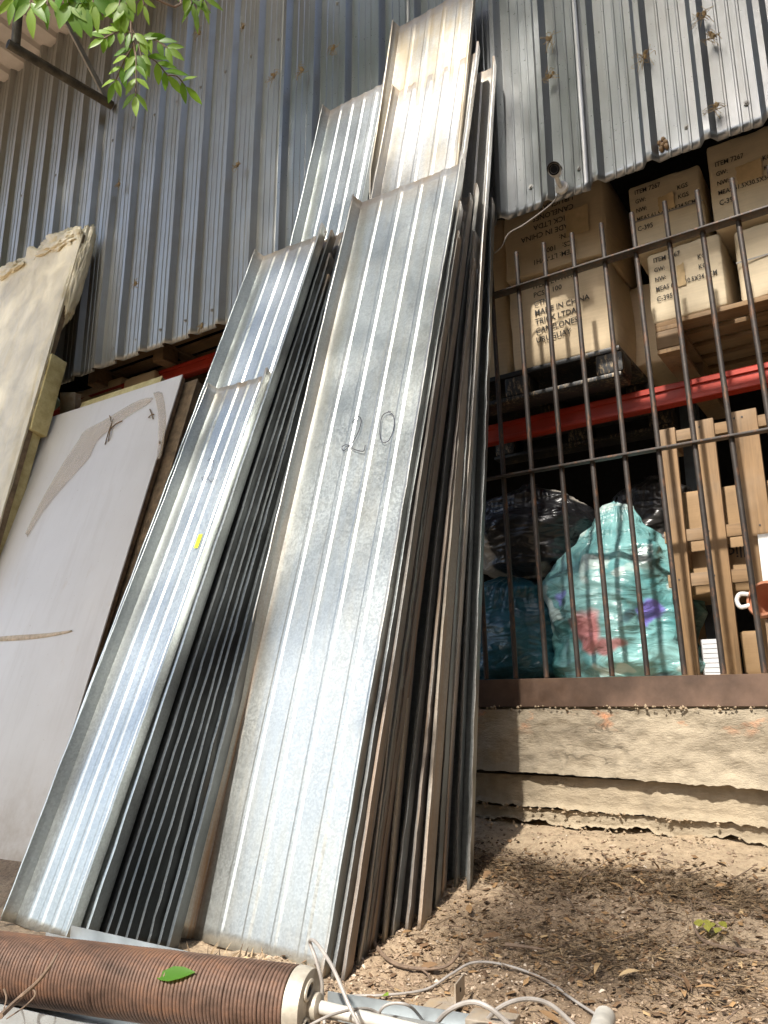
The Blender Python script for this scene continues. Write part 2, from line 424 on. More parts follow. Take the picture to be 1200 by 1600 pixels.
def bagmat(name, c0, c1, spots=None, rough=.28, lumps=None):
    t = NT(name); v = t.map()
    c = t.ramp(t.noise(v, 5, 5, .6, .6), [(.32, c0), (.68, c1)])
    if spots:
        for i, (col, th, sc) in enumerate(spots):
            s = t.ramp(t.noise(t.map((1, 1, 1), loc=(i*3.7+1.3, i*1.9, i*5.1)), sc, 2, .4, .3), [(th, 0), (th+.035, .85)])
            c = t.mix(s, c, col)
    if lumps:
        nv = t.n('ShaderNodeTexNoise'); t.l(v, nv.inputs['Vector']); nv.inputs['Scale'].default_value = 9
        wv = t.n('ShaderNodeVectorMath', operation='MULTIPLY_ADD'); t.l(nv.outputs['Color'], wv.inputs[0]); wv.inputs[1].default_value = (.12, .12, .12); t.l(v, wv.inputs[2])
        for (cx, cy, cz, rr, cl) in lumps:
            dv = t.n('ShaderNodeVectorMath', operation='DISTANCE'); t.l(wv.outputs[0], dv.inputs[0]); dv.inputs[1].default_value = (cx+.06, cy+.06, cz+.06)
            c = t.mix(t.ramp(dv.outputs['Value'], [(rr*.7, .8), (rr, 0)]), c, cl)
    b = t.bump(t.noise(t.map((3, 3, 9), rot=(.15, .25, 0)), 1.6, 4, .5, 1.8), .6, .03)
    t.set(Base_Color=c, Roughness=rough, Normal=b)
    t.b.inputs['Specular IOR Level'].default_value = .7
    return t.m
M['bag_teal'] = bagmat('turquoise_bag_film', (.06, .22, .23), (.25, .45, .44), [((.04, .07, .09), .60, 4.2), ((.45, .55, .52), .60, 6)], lumps=[(-.06, -.27, .20, .10, (.62, .20, .20)), (.05, -.28, .14, .06, (.35, .10, .10)), (.21, -.20, .27, .06, (.20, .13, .55)), (-.18, -.20, .36, .05, (.20, .20, .55)), (.20, -.20, .50, .08, (.05, .09, .08))])
M['bag_blue'] = bagmat('blue_bag_film', (.01, .06, .09), (.03, .14, .18))
M['bag_black'] = bagmat('black_bag_film', (.006, .006, .007), (.03, .03, .033), [((.48, .44, .38), .55, 3.0)])
M['bag_dark'] = bagmat('dark_bag_film', (.01, .01, .012), (.06, .055, .05))
M['paper'] = simple('printed_paper', (.62, .62, .64), .7, 0, .06, 10)
def springmat():
    t = NT('rusty_spring_steel'); v = t.map()
    a = t.noise(t.map((3, 14, 14)), 1.3, 6, .7); g = t.noise(v, 45, 5, .7)
    c = t.ramp(t.math('ADD', t.math('MULTIPLY', a, .65), t.math('MULTIPLY', g, .35)), [(.34, (.06, .036, .024)), (.5, (.14, .08, .054)), (.68, (.24, .118, .062))])
    return t.set(Base_Color=c, Metallic=.1, Roughness=.65, Normal=t.bump(g, .3, .002))
M['spring'] = springmat()

# ------------------------------------------------------------------ text on things
_fontobj = []
def text_mesh(body, size):
    cu = bpy.data.curves.new('txt', 'FONT'); cu.body = body; cu.size = size; cu.resolution_u = 2; cu.offset = size*.012
    o = bpy.data.objects.new('txt', cu); COL.objects.link(o)
    dg = bpy.context.evaluated_depsgraph_get(); me = bpy.data.meshes.new_from_object(o.evaluated_get(dg))
    bpy.data.objects.remove(o); bpy.data.curves.remove(cu); return me
def print_block(parent, lines, mat, name='printed_text', flip=False, yoff=-.002, squeeze=.8):
    """lines: (text, x, z, capheight) on the parent's local front face (local y = yoff); one part holds the printed block"""
    for s, x, z, h in lines:
        me = text_mesh(s, h/.70); V = []
        for v in me.vertices:
            px, pz = x + v.co.x*squeeze, z + v.co.y
            if flip: px, pz = -px, -pz
            V.append((px, yoff, pz))
        F = [tuple(p.vertices) for p in me.polygons]
        bpy.data.meshes.remove(me)
        mesh_obj(name, V, F, mat, parent)

# ================================================================== SETTING: ground, floor
def build_ground():
    def axis(lo, hi, a, b, st):
        out = []; x = a
        while x <= b+1e-6: out.append(x); x += st
        s = st; x = a
        while x > lo: s *= 1.22; x -= s; out.insert(0, x)
        s = st; x = out[-1]
        while x < hi: s *= 1.22; x += s; out.append(x)
        return out
    xs = axis(-90, 90, -2.6, .5, .016); ys = [y for y in axis(-120, .3, -1.75, .06, .016) if y < .4]
    V = []; F = []
    for y in ys:
        for x in xs:
            near = 1.0 if (-3 < x < 1 and -2.2 < y) else .5
            z = gz(x, y) + .018*fbm(x*2.2, y*2.2, 0, 5)*near + .010*fbm(x*14, y*14, 3, 4)*near
            # loose soil piled up below the footing
            z += .035*math.exp(-((y+.16)/.12)**2)*(0.6+.8*nz(x*3.1, 7))
            V.append((x, y, z))
    n = len(xs)
    for j in range(len(ys)-1):
        for i in range(n-1):
            a = j*n+i; F.append((a, a+1, a+n+1, a+n))
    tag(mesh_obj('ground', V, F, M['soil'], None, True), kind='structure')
build_ground()
fl = box_obj('warehouse_floor', (-2.5, 4.05, .055), (13, 8.1, .12), M['conc2'], None, 0); tag(fl, kind='structure')

# ================================================================== SETTING: corrugated wall
P = .229
def clad_sheet(name, x0, n, z0, z1, yoff, mat, parent, seed):
    prof = []
    for k in range(n):
        b = x0 + k*P
        prof += [(b, 0), (b+.024, -.038), (b+.046, -.038), (b+.066, 0)]
        for s in (.105, .150, .188):
            prof += [(b+s, 0), (b+s+.003, -.004), (b+s+.009, -.004), (b+s+.012, 0)]
    prof.append((x0+n*P, 0))
    nzs = 46; V = []; F = []; m = len(prof)
    for j in range(nzs+1):
        t = j/nzs; z = z0 + (z1-z0)*t**1.15
        for i, (x, y) in enumerate(prof):
            d = .0032*nz(x*4.0+seed, z*2.2, 1.5) + .0016*nz(x*11, z*5, seed)
            zz = z + (.006*nz(x*6, seed) if j == 0 else 0)
            V.append((x, yoff+y+d, zz))
    for j in range(nzs):
        for i in range(m-1):
            a = j*m+i; F.append((a, a+1, a+m+1, a+m))
    o = mesh_obj(name, V, F, mat, parent, True, 14)
    md = o.modifiers.new('t', 'SOLIDIFY'); md.thickness = .0012; md.offset = 1
    return o
wallE = empty('corrugated_wall', (-2.5, 0, 2.19), 'tall ribbed zinc wall with dirt streaks, hanging above the barred opening', 'wall')
wi = wallE.matrix_world
def wchild(o):
    o.parent = wallE; o.matrix_parent_inverse = Matrix.Translation(-wallE.location); return o
X0 = -.95 - 28*P
for k in range(9):
    x0 = X0 + 4*k*P
    dz = [0, .004, -.006, .003, -.004, .006, -.003, .004, 0][k]
    wchild(clad_sheet('cladding_sheet', x0+.0006, 4, 2.192+dz, 6.1, -.0016*(k % 2), M['clad_left'] if k < 5 else M['clad'], None, k*5.3))
# roofing screws: a row near the lower edge and rows at the rails
sm = None
for zrow, xa, xb in ((2.315, X0, 1.2), (4.02, X0, -2.2)):
    x = X0 + .060 + .125
    while x < xb:
        if x > xa and random.Random(int(x*1000)).random() < .8:
            if sm is None:
                mb = MB(); mb.tube([(0, 0, 0), (0, -.004, 0)], .011, 10); mb.tube([(0, -.004, 0), (0, -.009, 0)], .006, 6)
                sm = mb.build('screw', M['grey_steel']); o = sm
            else: o = copy_obj(sm)
            o.location = (x, -.004, zrow+.01*nz(x*9, zrow)); wchild(o)
        x += P

# back and side walls of the store, and its roof (dark inside)
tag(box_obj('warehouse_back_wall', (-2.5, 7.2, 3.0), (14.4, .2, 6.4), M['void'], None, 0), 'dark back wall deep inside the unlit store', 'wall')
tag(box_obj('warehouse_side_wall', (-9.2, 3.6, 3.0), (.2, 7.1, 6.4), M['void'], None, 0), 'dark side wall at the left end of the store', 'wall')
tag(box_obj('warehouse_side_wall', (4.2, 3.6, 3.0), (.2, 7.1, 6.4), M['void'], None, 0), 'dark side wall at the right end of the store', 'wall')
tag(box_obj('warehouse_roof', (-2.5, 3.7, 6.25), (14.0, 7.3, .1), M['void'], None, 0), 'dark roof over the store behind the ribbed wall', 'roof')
# blind front strips beyond the view so that no stray light enters
for xa, xb, lab in ((-9.1, X0, 'plain grey wall continuing past the left end of the ribbed wall'), (X0+36*P, 4.1, 'plain grey wall continuing past the right end of the ribbed wall')):
    tag(box_obj('plain_wall', ((xa+xb)/2, .06, 2.8), (abs(xb-xa)-.004, .1, 6.7), M['clad'], None, 0), lab, 'wall')

# ================================================================== concrete footing
def course(name, x0, x1, ztop, zbot, y, amp, edge, mat, parent, seed, spike=None, zslope=0):
    nx, nzz = 700, 22; V = []; F = []
    for j in range(nzz+1):
        t = j/nzz
        for i in range(nx+1):
            x = x0+(x1-x0)*i/nx
            zb = zbot + zslope*(x+1) + edge*(.8*fbm(x*5+seed, seed, 0, 6)+1.0*nz(x*28, seed)+.6*nz(x*75, seed))
            if spike:
                for sx, sw, sd in spike: zb -= sd*max(0, 1-abs(x-sx)/sw)
            zt = ztop(x) if callable(ztop) else ztop
            z = zt+(zb-zt)*t
            yy = y + amp*fbm(x*7+seed, z*9, seed, 6) + .4*amp*fbm(x*30, z*30, seed, 3) - (.004*max(0, 1-abs((z+.085)/.006))+.003*max(0, 1-abs((z+.165)/.006)) if ztop.__class__.__name__ == 'function' else 0) - (.010*max(0, t-.85)/.15 if edge else 0)
            V.append((x, yy, z))
    m = nx+1
    for j in range(nzz):
        for i in range(nx):
            a = j*m+i; F.append((a+m, a+m+1, a+1, a))
    # top and bottom lips running back
    b0 = len(V)
    for i in range(m): V.append((V[i][0], .25, V[i][2]+.0))
    b1 = len(V)
    for i in range(m): V.append((V[nzz*m+i][0], .25, V[nzz*m+i][2]))
    for i in range(nx):
        F.append((i, i+1, b0+i+1, b0+i)); F.append((nzz*m+i+1, nzz*m+i, b1+i, b1+i+1))
    F.append(tuple([j*m for j in range(nzz+1)]+[b1, b0])); F.append(tuple([j*m+nx for j in range(nzz, -1, -1)]+[b0+nx, b1+nx]))
    return mesh_obj(name, V, F, mat, parent, True, 50)
conc = empty('concrete_footing', (-1, 0, -.43), 'rough cracked concrete footing in uneven courses under the steel beam', 'footing')
for o in (course('top_course', -4.8, 1.4, lambda x: -.004+.010*fbm(x*9, 2, 0, 4), -.243, -.062, .013, .007, M['conc'], None, 1.3, zslope=-.02),
          course('middle_course', -4.8, 1.4, -.25, -.366, -.030, .007, .010, M['conc2'], None, 4.1, zslope=-.012),
          course('bottom_course', -4.8, 1.4, -.37, -.418, -.022, .008, .016, M['conc2'], None, 7.7, [(-.765, .06, .05)], zslope=-.01)):
    o.parent = conc; o.matrix_parent_inverse = Matrix.Translation(-conc.location)
# packed earth behind the undercut
def crumbs():
    rnd = random.Random(8); mb = MB()
    for k in range(420):
        x = rnd.uniform(-1.75, .3); s = rnd.uniform(.002, .009)
        if k % 3 == 0: y, z = -.07-rnd.random()*.012, .0+rnd.uniform(-.004, .010)
        elif k % 3 == 1: y, z = -.045, -.372-.012*(x+1)+rnd.uniform(-.008, .008)
        else: y, z = -.07-rnd.random()*.1, gz(x, -.1)+.03+rnd.uniform(-.005, .02)
        V = []
        for d in ((1, 0, 0), (-1, 0, 0), (0, 1, 0), (0, -1, 0), (0, 0, 1), (0, 0, -1)):
            V.append(Vector((x, y, z))+Vector(d)*s*rnd.uniform(.5, 1.1))
        mb.add(V, [(0, 2, 4), (2, 1, 4), (1, 3, 4), (3, 0, 4), (2, 0, 5), (1, 2, 5), (3, 1, 5), (0, 3, 5)])
    return tag(mb.build('concrete_crumbs', M['soil'], None, False, None), kind='stuff')
crumbs()

# steel channel on the footing
bmb = bmesh.new(); add_box(bmb, (0, 0, 0), (6.2, .006, .108)); add_box(bmb, (0, .045, .0515), (6.2, .083, .005)); add_box(bmb, (0, .045, -.0515), (6.2, .083, .005))
bmesh.ops.bevel(bmb, geom=bmb.edges[:], offset=.0015, segments=1, affect='EDGES')
o = bm_obj('steel_beam', bmb, M['beam_paint'], None, True, 30); o.location = (-1.7, -.025, .060)
tag(o, 'brown painted steel channel beam lying along the top of the footing', 'beam')

# ================================================================== security grille
def grille(label, xs, zt, lean, x0, x1):
    g = empty('security_grille', ((x0+x1)/2, 0, .117), label, 'grille')
    L = []
    bar = None
    for x in xs:
        if bar is None:
            V, F = tube_data([(0, 0, 0), (0, 0, .9), (0, 0, zt-.117)], .0105, 12); bar = mesh_obj('bar', V, F, M['bar'], None, True, 50); o = bar
        else: o = copy_obj(bar)
        o.location = (x, 0, .117); o.rotation_euler = (0, -lean+.004*nz(x*31), 0); L.append(o)
    o = box_obj('top_rail', ((x0+x1)/2, -.010, 1.826), (x1-x0, .052, .007), M['bar'], None, .001); L.append(o)
    o = box_obj('middle_rail', ((x0+x1)/2, -.010, .966), (x1-x0, .036, .008), M['bar'], None, .001); L.append(o)
    for o in L:
        o.parent = g; o.matrix_parent_inverse = Matrix.Translation(-g.location)
grille('dark iron bar grille with square cut tops in front of the cartons and bags', [-1.133+.1315*k for k in range(-4, 12)], 2.012, .0248, -1.75, .42)
grille('dark iron bar grille behind the leaning white panels at the left', [-4.75+.1315*k for k in range(5)], 1.75, .02, -4.85, -4.15)

# ================================================================== cartons
def carton(label, x0, x1, z0, z1, y0, depth, mat, lines=None, flip=False, rz=0.0, seed=0, group=None, bulge=.004, strap=None, flap=None, tsq=.8, txtmat=None, ry=0.0):
    wd, h = x1-x0, z1-z0
    bm = bmesh.new(); add_box(bm, (0, depth/2, 0), (wd, depth, h))
    bmesh.ops.recalc_face_normals(bm, faces=bm.faces[:])
    bmesh.ops.bevel(bm, geom=bm.edges[:], offset=.013, segments=2, affect='EDGES', profile=.5)
    bmesh.ops.subdivide_edges(bm, edges=[e for e in bm.edges if e.calc_length() > .08], cuts=7, use_grid_fill=True)
    for v in bm.verts:
        p = v.co
        fx = 1-(2*p.x/wd)**2; fz = 1-(2*p.z/h)**2; fy = 1-(2*(p.y-depth/2)/depth)**2
        q = Vector((p.x*6+seed*7, p.y*6, p.z*6))
        n1 = noise.noise(q); n2 = noise.noise(q+Vector((0, 20, 0)))
        if p.y < .012: v.co.y += -bulge*max(0, fx)*max(0, fz)*1.2 + .0022*n1*max(0, fx*fz)
        if abs(p.x) > wd/2-.012: v.co.x += math.copysign(bulge*max(0, fz*fy), p.x) + .004*n2
        edge = (abs(p.x) > wd/2-.01)+(abs(p.z) > h/2-.01)+(p.y < .01)
        if edge >= 2: v.co += Vector((n1, n2, noise.noise(q*2.3)))*.009
        if edge >= 3: v.co.y += .012*abs(n1); v.co.x -= math.copysign(.010*abs(n2), v.co.x); v.co.z -= math.copysign(.006*abs(n1), v.co.z)
    o = bm_obj('carton', bm, mat, None, True, 40)
    o.location = ((x0+x1)/2, y0, (z0+z1)/2); o.rotation_euler = (0, ry, rz)
    tag(o, label, 'box', group)
    yo = -bulge*1.2-.0034
    if lines:
        L = [(s, -wd/2+x, -h/2+z, hh) for s, x, z, hh in lines]
        print_block(o, L, txtmat or M['ink'], flip=flip, yoff=yo, squeeze=tsq)
    if strap is not None:
        bb = bmesh.new(); zs = -h/2+strap
        add_box(bb, (0, yo-.0005, zs), (wd*1.0, .0012, .007)); add_box(bb, (wd/2+bulge+.004, depth/2, zs), (.0012, depth, .007))
        bm_obj('strap', bb, M['cable'], o)
    if flap:
        for (fx, fz, fw, fh, kk) in flap:
            nn = 8; V = []; F = []
            for i in range(nn+1):
                for j in range(nn+1):
                    a, b = i/nn, j/nn
                    jit = .006*nz(a*5+kk, b*5, kk)
                    V.append((-wd/2+fx+fw*a+jit+.25*fw*(1-b)*nz(kk, a), yo-.001-.018*(a**3)*b*(1 if kk % 2 else .3)-.002*abs(nz(a*4, b*4, kk)), -h/2+fz+fh*b+jit))
            for i in range(nn):
                for j in range(nn):
                    q = i*(nn+1)+j; F.append((q, q+nn+1, q+nn+2, q+1))
            mesh_obj('torn_flap', V, F, M['torn'], o, True)
    return o
def item_lines(h=.345, full=True):
    z = lambda f: h*(1-f)-.012
    L = [('ITEM 7267', .030, z(.13), .023), ('GW:', .030, z(.265), .021), ('NW:', .030, z(.40), .021), ('MEAS 61.5X30.5X34.5CM', .030, z(.535), .021), ('C-395', .030, z(.68), .024),
         ('KGS', .215, z(.265), .022), ('KGS', .215, z(.40), .022)]
    return L
carton('tan carton marked ITEM 7267 with a grey strap across its front, upper of a pair', -.872, -.556, 2.004, 2.345, .30, .60, M['carton2'], item_lines(), seed=1, rz=.015, strap=.150, flap=[(.13, .16, .07, .075, 1)])
carton('tan carton marked ITEM 7267, lower one standing on the wooden pallet with a torn flap', -.815, -.505, 1.632, 1.975, .29, .60, M['carton2'], item_lines(), seed=2, rz=-.02, flap=[(.125, .14, .035, .10, 3)])
carton('tan carton marked ITEM 7267 with a ripped label patch, topmost in the right corner', -.520, -.190, 1.995, 2.400, .29, .60, M['carton2'], item_lines(), seed=3, rz=.01, flap=[(.11, .17, .10, .085, 2)])
carton('plain tan carton with a grey strap and crushed corners at the right edge', -.452, -.130, 1.640, 1.965, .30, .60, M['carton2'], None, seed=4, strap=.165, bulge=.012)
big = [('ITEM: LT-WH1', .135, .395, .026), ('PCS:   100', .135, .350, .026), ('CTN:', .135, .303, .026), ('MADE IN CHINA', .135, .255, .028), ('TRICK LTDA', .135, .208, .028), ('CANELONES', .135, .160, .028), ('URUGUAY', .135, .112, .028)]
carton('big brown carton with its black print upside down, sagging under the wall edge', -1.492, -.985, 2.050, 2.50, .28, .62, M['carton'], big, flip=True, seed=5, bulge=.020, rz=.01, flap=[(.33, .12, .11, .14, 4)], tsq=.92, ry=.012)
carton('big brown carton printed MADE IN CHINA standing upright on the black pallet', -1.485, -.995, 1.572, 2.035, .29, .62, M['carton'], big, seed=6, bulge=.014, rz=-.01, tsq=.92, ry=-.01)
carton('brown carton with crushed edge, lower of the two beside the sheet stack', -1.93, -1.525, 1.572, 2.03, .34, .6, M['carton'], None, seed=7, bulge=.02)
carton('brown carton with a bent corner, upper of the two beside the sheet stack', -1.95, -1.52, 2.04, 2.46, .33, .6, M['carton'], None, seed=8, bulge=.02)
carton('brown carton set back in the gap between the big cartons and the ITEM cartons', -1.02, -.80, 1.60, 2.02, .62, .5, M['carton'], None, seed=9)

# ================================================================== pallets and rack
def block_pallet(label, x0, x1, y0, y1, z0, z1, plast=False):
    g = empty('pallet', ((x0+x1)/2, (y0+y1)/2, z0), label, 'pallet')
    L = []; h = z1-z0; wx = x1-x0
    if plast:
        L.append(box_obj('deck', ((x0+x1)/2, (y0+y1)/2, z1-.012), (wx, y1-y0, .024), M['pallet_plastic'], None, .004))
        for fx in (.0, .44, .88):
            for fy in (0, .46, .86):
                bw = wx*.12; L.append(box_obj('leg', (x0+wx*fx+bw/2+.01, y0+(y1-y0)*fy+.07, z0+h/2-.002), (bw, .14, h-.048), M['pallet_plastic'], None, .012))
        for fy in (.0, .46, .86): L.append(box_obj('runner', ((x0+x1)/2, y0+(y1-y0)*fy+.07, z0+.010), (wx, .14, .020), M['pallet_plastic'], None, .005))
    else:
        n = 7
        for k in range(n): L.append(box_obj('deck_board', ((x0+x1)/2, y0+.05+(y1-y0-.1)*k/(n-1), z1-.011), (wx, .095, .021), M['woodx'], None, .002))
        for fx in (0, .5, 1):
            xx = x0+.05+(wx-.1)*fx
            L.append(box_obj('stringer_board', (xx, (y0+y1)/2, z1-.0325), (.098, y1-y0, .020), M['wood'], None, .002))
            for fy in (0, .5, 1): L.append(box_obj('block', (xx, y0+.065+(y1-y0-.13)*fy, z0+.022+(h-.065)/2), (.1, .13, h-.067), M['woodx'], None, .003))
            L.append(box_obj('bottom_board', (xx, (y0+y1)/2, z0+.010), (.098, y1-y0, .020), M['wood'], None, .002))
    for o in L:
        o.parent = g; o.matrix_parent_inverse = Matrix.Translation(-g.location)
block_pallet('pale wooden block pallet under the ITEM cartons on the red beam', -.80, .30, .27, 1.25, 1.478, 1.625)
block_pallet('black plastic pallet with scuffed legs under the big brown cartons', -1.98, -.96, .27, 1.2, 1.425, 1.568, True)
def rack_beam(label, x0, x1, y, zc, dz=0):
    bm = bmesh.new(); L = x1-x0
    add_box(bm, (0, 0, 0), (L, .045, .10)); add_box(bm, (0, -.028, .030), (L, .010, .024)); add_box(bm, (0, -.028, -.038), (L, .010, .020))
    bmesh.ops.bevel(bm, geom=bm.edges[:], offset=.002, segments=1, affect='EDGES')
    o = bm_obj('rack_beam', bm, M['red'], None, True, 30); o.location = ((x0+x1)/2, y, zc); o.rotation_euler = (0, -dz, 0)
    return tag(o, label, 'rack beam')
rack_beam('orange red steel rack beam running under the pallets of cartons', -2.2, .75, .48, 1.362, .012)
rack_beam('red steel rack beam showing under the wall edge behind the white panels', -5.4, -2.42, .33, 2.195, .0)
def upright(label, x, y):
    bm = bmesh.new(); add_box(bm, (0, 0, 1.4), (.09, .006, 2.8)); add_box(bm, (-.042, .035, 1.4), (.006, .064, 2.8)); add_box(bm, (.042, .035, 1.4), (.006, .064, 2.8))
    o = bm_obj('rack_upright', bm, M['rackblue']); o.location = (x, y, .118); tag(o, label, 'rack post')
upright('grey steel rack post between the two red beams', -2.31, .46)
upright('grey steel rack post in the dark beyond the bags', -.93, 1.36)

# pallet standing on its side behind the bars
sp = empty('standing_pallet', (-.62, .34, .12), 'worn wooden pallet stood on edge behind the bars, its boards upright', 'pallet')
L = []
for (xa, wdt, z1) in ((-.826, .066, 1.150), (-.684, .078, 1.160), (-.540, .098, 1.168), (-.36, .10, 1.160), (-.20, .10, 1.15)):
    o = box_obj('upright_board', (xa+wdt/2, .31, (.125+z1)/2), (wdt, .020, z1-.125), M['wood'], None, .002, cuts=0); o.rotation_euler = (0, -.008, 0); L.append(o)
for zc, hh in ((1.118, .048), (.688, .05), (.505, .052)):
    L.append(box_obj('cross_board', (-.46, .334, zc), (.78, .024, hh), M['woodx'], None, .002))
for zc in (1.1, .6):
    L.append(box_obj('block', (-.80, .40, zc), (.06, .1, .075), M['woodx'], None, .003))
nb = MB()
for xx, zz in ((-.835, 1.125), (-.69, 1.135), (-.665, 1.13), (-.53, 1.14), (-.50, 1.14), (-.67, .69), (-.48, .69), (-.80, .505), (-.665, .51)):
    nb.tube([(xx, .2995, zz), (xx, .2978, zz)], .004, 8)
L.append(nb.build('nail', M['bar'])); L[-1]['kind'] = 'stuff'
for o in L:
    o.parent = sp; o.matrix_parent_inverse = Matrix.Translation(-sp.location)
# cartons behind the standing pallet
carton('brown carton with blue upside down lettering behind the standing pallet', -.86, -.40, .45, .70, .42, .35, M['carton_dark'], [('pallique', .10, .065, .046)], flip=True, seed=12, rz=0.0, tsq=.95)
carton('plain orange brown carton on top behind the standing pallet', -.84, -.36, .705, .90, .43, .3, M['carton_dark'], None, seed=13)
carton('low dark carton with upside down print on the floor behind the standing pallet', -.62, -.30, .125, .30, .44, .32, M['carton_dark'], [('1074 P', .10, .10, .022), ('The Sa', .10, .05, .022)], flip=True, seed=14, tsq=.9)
o = box_obj('paper_sheet', (-.715, .43, .20), (.11, .003, .145), M['paper'], None, 0); tag(o, 'white printed form with ruled rows leaning low behind the standing pallet', 'paper')
mb = bmesh.new()
for k in range(7): add_box(mb, (0, -.0022, -.06+.019*k), (.095, .0008, .0012))
bm_obj('ruled_lines', mb, M['ink'], o)
carton('flat brown carton lying in the shadow behind the turquoise bag', -1.45, -.98, .50, .66, 1.05, .4, M['carton'], None, seed=15)
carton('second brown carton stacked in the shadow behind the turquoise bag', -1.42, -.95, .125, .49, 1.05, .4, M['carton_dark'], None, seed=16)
# clay pot and plastic sheet at the right edge
pot = MB(); c = Vector((-.470, .12, .385)); ax = Vector((-.35, -.90, .25)).normalized()
prof = [(.0, .066), (.010, .072), (.02, .066), (.10, .060), (.16, .045)]
pts = [c+ax*(.0)-ax*(d) for d, r in prof]; pot.tube(pts, [r for d, r in prof], 28)
V, F = tube_data(pts, [r for d, r in prof], 28, cap=False)
V2, F2 = tube_data(pts, [r-.009 for d, r in prof], 28, cap=False)
nV = len(V); faces = F+[tuple(reversed([i+nV for i in f])) for f in F2]+[(k, nV+k, nV+(k+1) % 28, (k+1) % 28) for k in range(28)]
faces += [tuple(4*28+k for k in range(28))]
o = mesh_obj('clay_pot', V+V2, faces, M['terracotta'], None, True, 45); tag(o, 'terracotta clay pot lying on its side behind the bars at the right edge', 'pot')
hp = [c+Vector((-.052, .02, .02)), c+Vector((-.080, .015, .022)), c+Vector((-.092, .012, 0)), c+Vector((-.082, .012, -.025)), c+Vector((-.052, .02, -.02))]
tube_obj('handle', spline(hp, 6), .008, M['white_plastic'], o)
o = box_obj('white_board', (-.415, .284, .50), (.15, .010, .30), M['white_plastic'], None, .002); tag(o, 'pale grey plastic board propped against the standing pallet at the right edge', 'board')
o = box_obj('wooden_crate', (-.395, .20, .214), (.16, .15, .19), M['woodx'], None, .003); tag(o, 'small wooden box on the floor under the clay pot', 'crate')

# ================================================================== bags
def bag(label, x, y, z, rx, ry, h, mat, seed, prof, amp=1.0, tilt=(0, 0)):
    nt, nh = 220, 150; V = []; F = []
    def pr(t):
        for (t0, r0), (t1, r1) in zip(prof, prof[1:]):
            if t <= t1:
                k = (t-t0)/(t1-t0); k = k*k*(3-2*k); return r0+(r1-r0)*k
        return prof[-1][1]
    for j in range(nh+1):
        t = j/nh
        for i in range(nt):
            th = 2*math.pi*i/nt; cx, cy = math.cos(th), math.sin(th); r = pr(t)
            big_ = .24*noise.noise(Vector((cx*1.3+seed, cy*1.3, t*2.6)))
            mid = .12*noise.noise(Vector((cx*3+seed, cy*3, t*6+seed)))
            wv = t*17 + 1.6*noise.noise(Vector((cx*2, cy*2, t*3+seed)))
            fold = (1-abs(noise.noise(Vector((cx*2.2+seed*2, cy*2.2, wv)))*2.0))
            fold2 = (1-abs(noise.noise(Vector((cx*5+seed, cy*5+3, t*24)))*2.0))
            pl = abs(noise.noise(Vector((cx*7+seed, cy*7, t*2))))*max(0, t-.55)*.5
            rr = r*(1+amp*(big_+mid)) + amp*(.026*fold+.004*fold2-.02)*min(1, r*1.6) + pl*r
            V.append((x+rx*rr*cx+tilt[0]*t*t, y+ry*rr*cy+tilt[1]*t*t, z+h*t+.02*noise.noise(Vector((cx*2, cy*2, t*3+seed)))*(0 if j == 0 else 1)))
    for j in range(nh):
        for i in range(nt):
            i2 = (i+1) % nt; F.append((j*nt+i, j*nt+i2, (j+1)*nt+i2, (j+1)*nt+i))
    F.append(tuple(range(nt-1, -1, -1))); F.append(tuple(nh*nt+i for i in range(nt)))
    o = mesh_obj('plastic_bag', [(a-x, b-y, c_-z) for a, b, c_ in V], F, mat, None, True); o.location = (x, y, z)
    return tag(o, label, 'bag')
bag('big turquoise plastic sack of clothes with a twisted top, standing behind the bars', -1.135, .52, .118, .335, .27, .80, M['bag_teal'], 2.3,
    [(0, .84), (.08, 1.0), (.30, 1.04), (.52, .93), (.68, .76), (.79, .52), (.88, .31), (.96, .22), (1.0, .02)], 1.0, (.03, .0))
bag('dark blue plastic sack slumped at the left behind the sheet stack edge', -1.63, .52, .118, .27, .26, .52, M['bag_blue'], 6.1, [(0, .82), (.1, 1.0), (.5, .95), (.8, .7), (1, .15)], .8)
bag('shiny black plastic sack showing pale cloth, lying on top of the blue sack', -1.55, .58, .60, .34, .26, .48, M['bag_black'], 11.7, [(0, .45), (.15, .85), (.5, 1.0), (.8, .72), (1, .12)], 1.0)
bag('glossy dark sack in the shadow beside the standing pallet', -1.06, 1.0, .60, .26, .22, .55, M['bag_dark'], 17.2, [(0, .5), (.15, .85), (.5, 1.0), (.8, .72), (1, .12)], 1.0)

# ================================================================== CCTV camera with its cable
cc = at_y(877, 290, -.03)
cv = empty('security_camera', (cc.x, -.033, cc.z), 'small white bullet security camera fixed near the lower edge of the ribbed wall', 'camera')
L = []
axc = Vector((.20, -.82, -.46)).normalized()
base = Vector((cc.x+.004, -.032, cc.z-.018)); head = base+Vector((0, -.075, .045))
L.append(tube_obj('mount', [base, base+Vector((0, -.012, 0)), base+Vector((0, -.018, 0))], [.030, .029, .018], M['white_plastic'], None, 24))
L.append(tube_obj('arm', spline([base+Vector((0, -.015, 0)), base+Vector((0, -.045, .006)), head], 5), .010, M['white_plastic'], None, 12))
L.append(tube_obj('body', [head-axc*.045, head-axc*.040, head+axc*.035, head+axc*.038], [.020, .027, .027, .025], M['white_plastic'], None, 28))
L.append(tube_obj('lens', [head+axc*.0380, head+axc*.0400], [.0245, .0235], M['lens'], None, 28))
mb = MB(); u1 = axc.cross(Vector((0, 0, 1))).normalized(); u2 = u1.cross(axc)
for k in range(18):
    a = 2*math.pi*k/18; p = head+axc*.0402+(u1*math.cos(a)+u2*math.sin(a))*.0165; mb.tube([p, p+axc*.0006], .0010, 6)
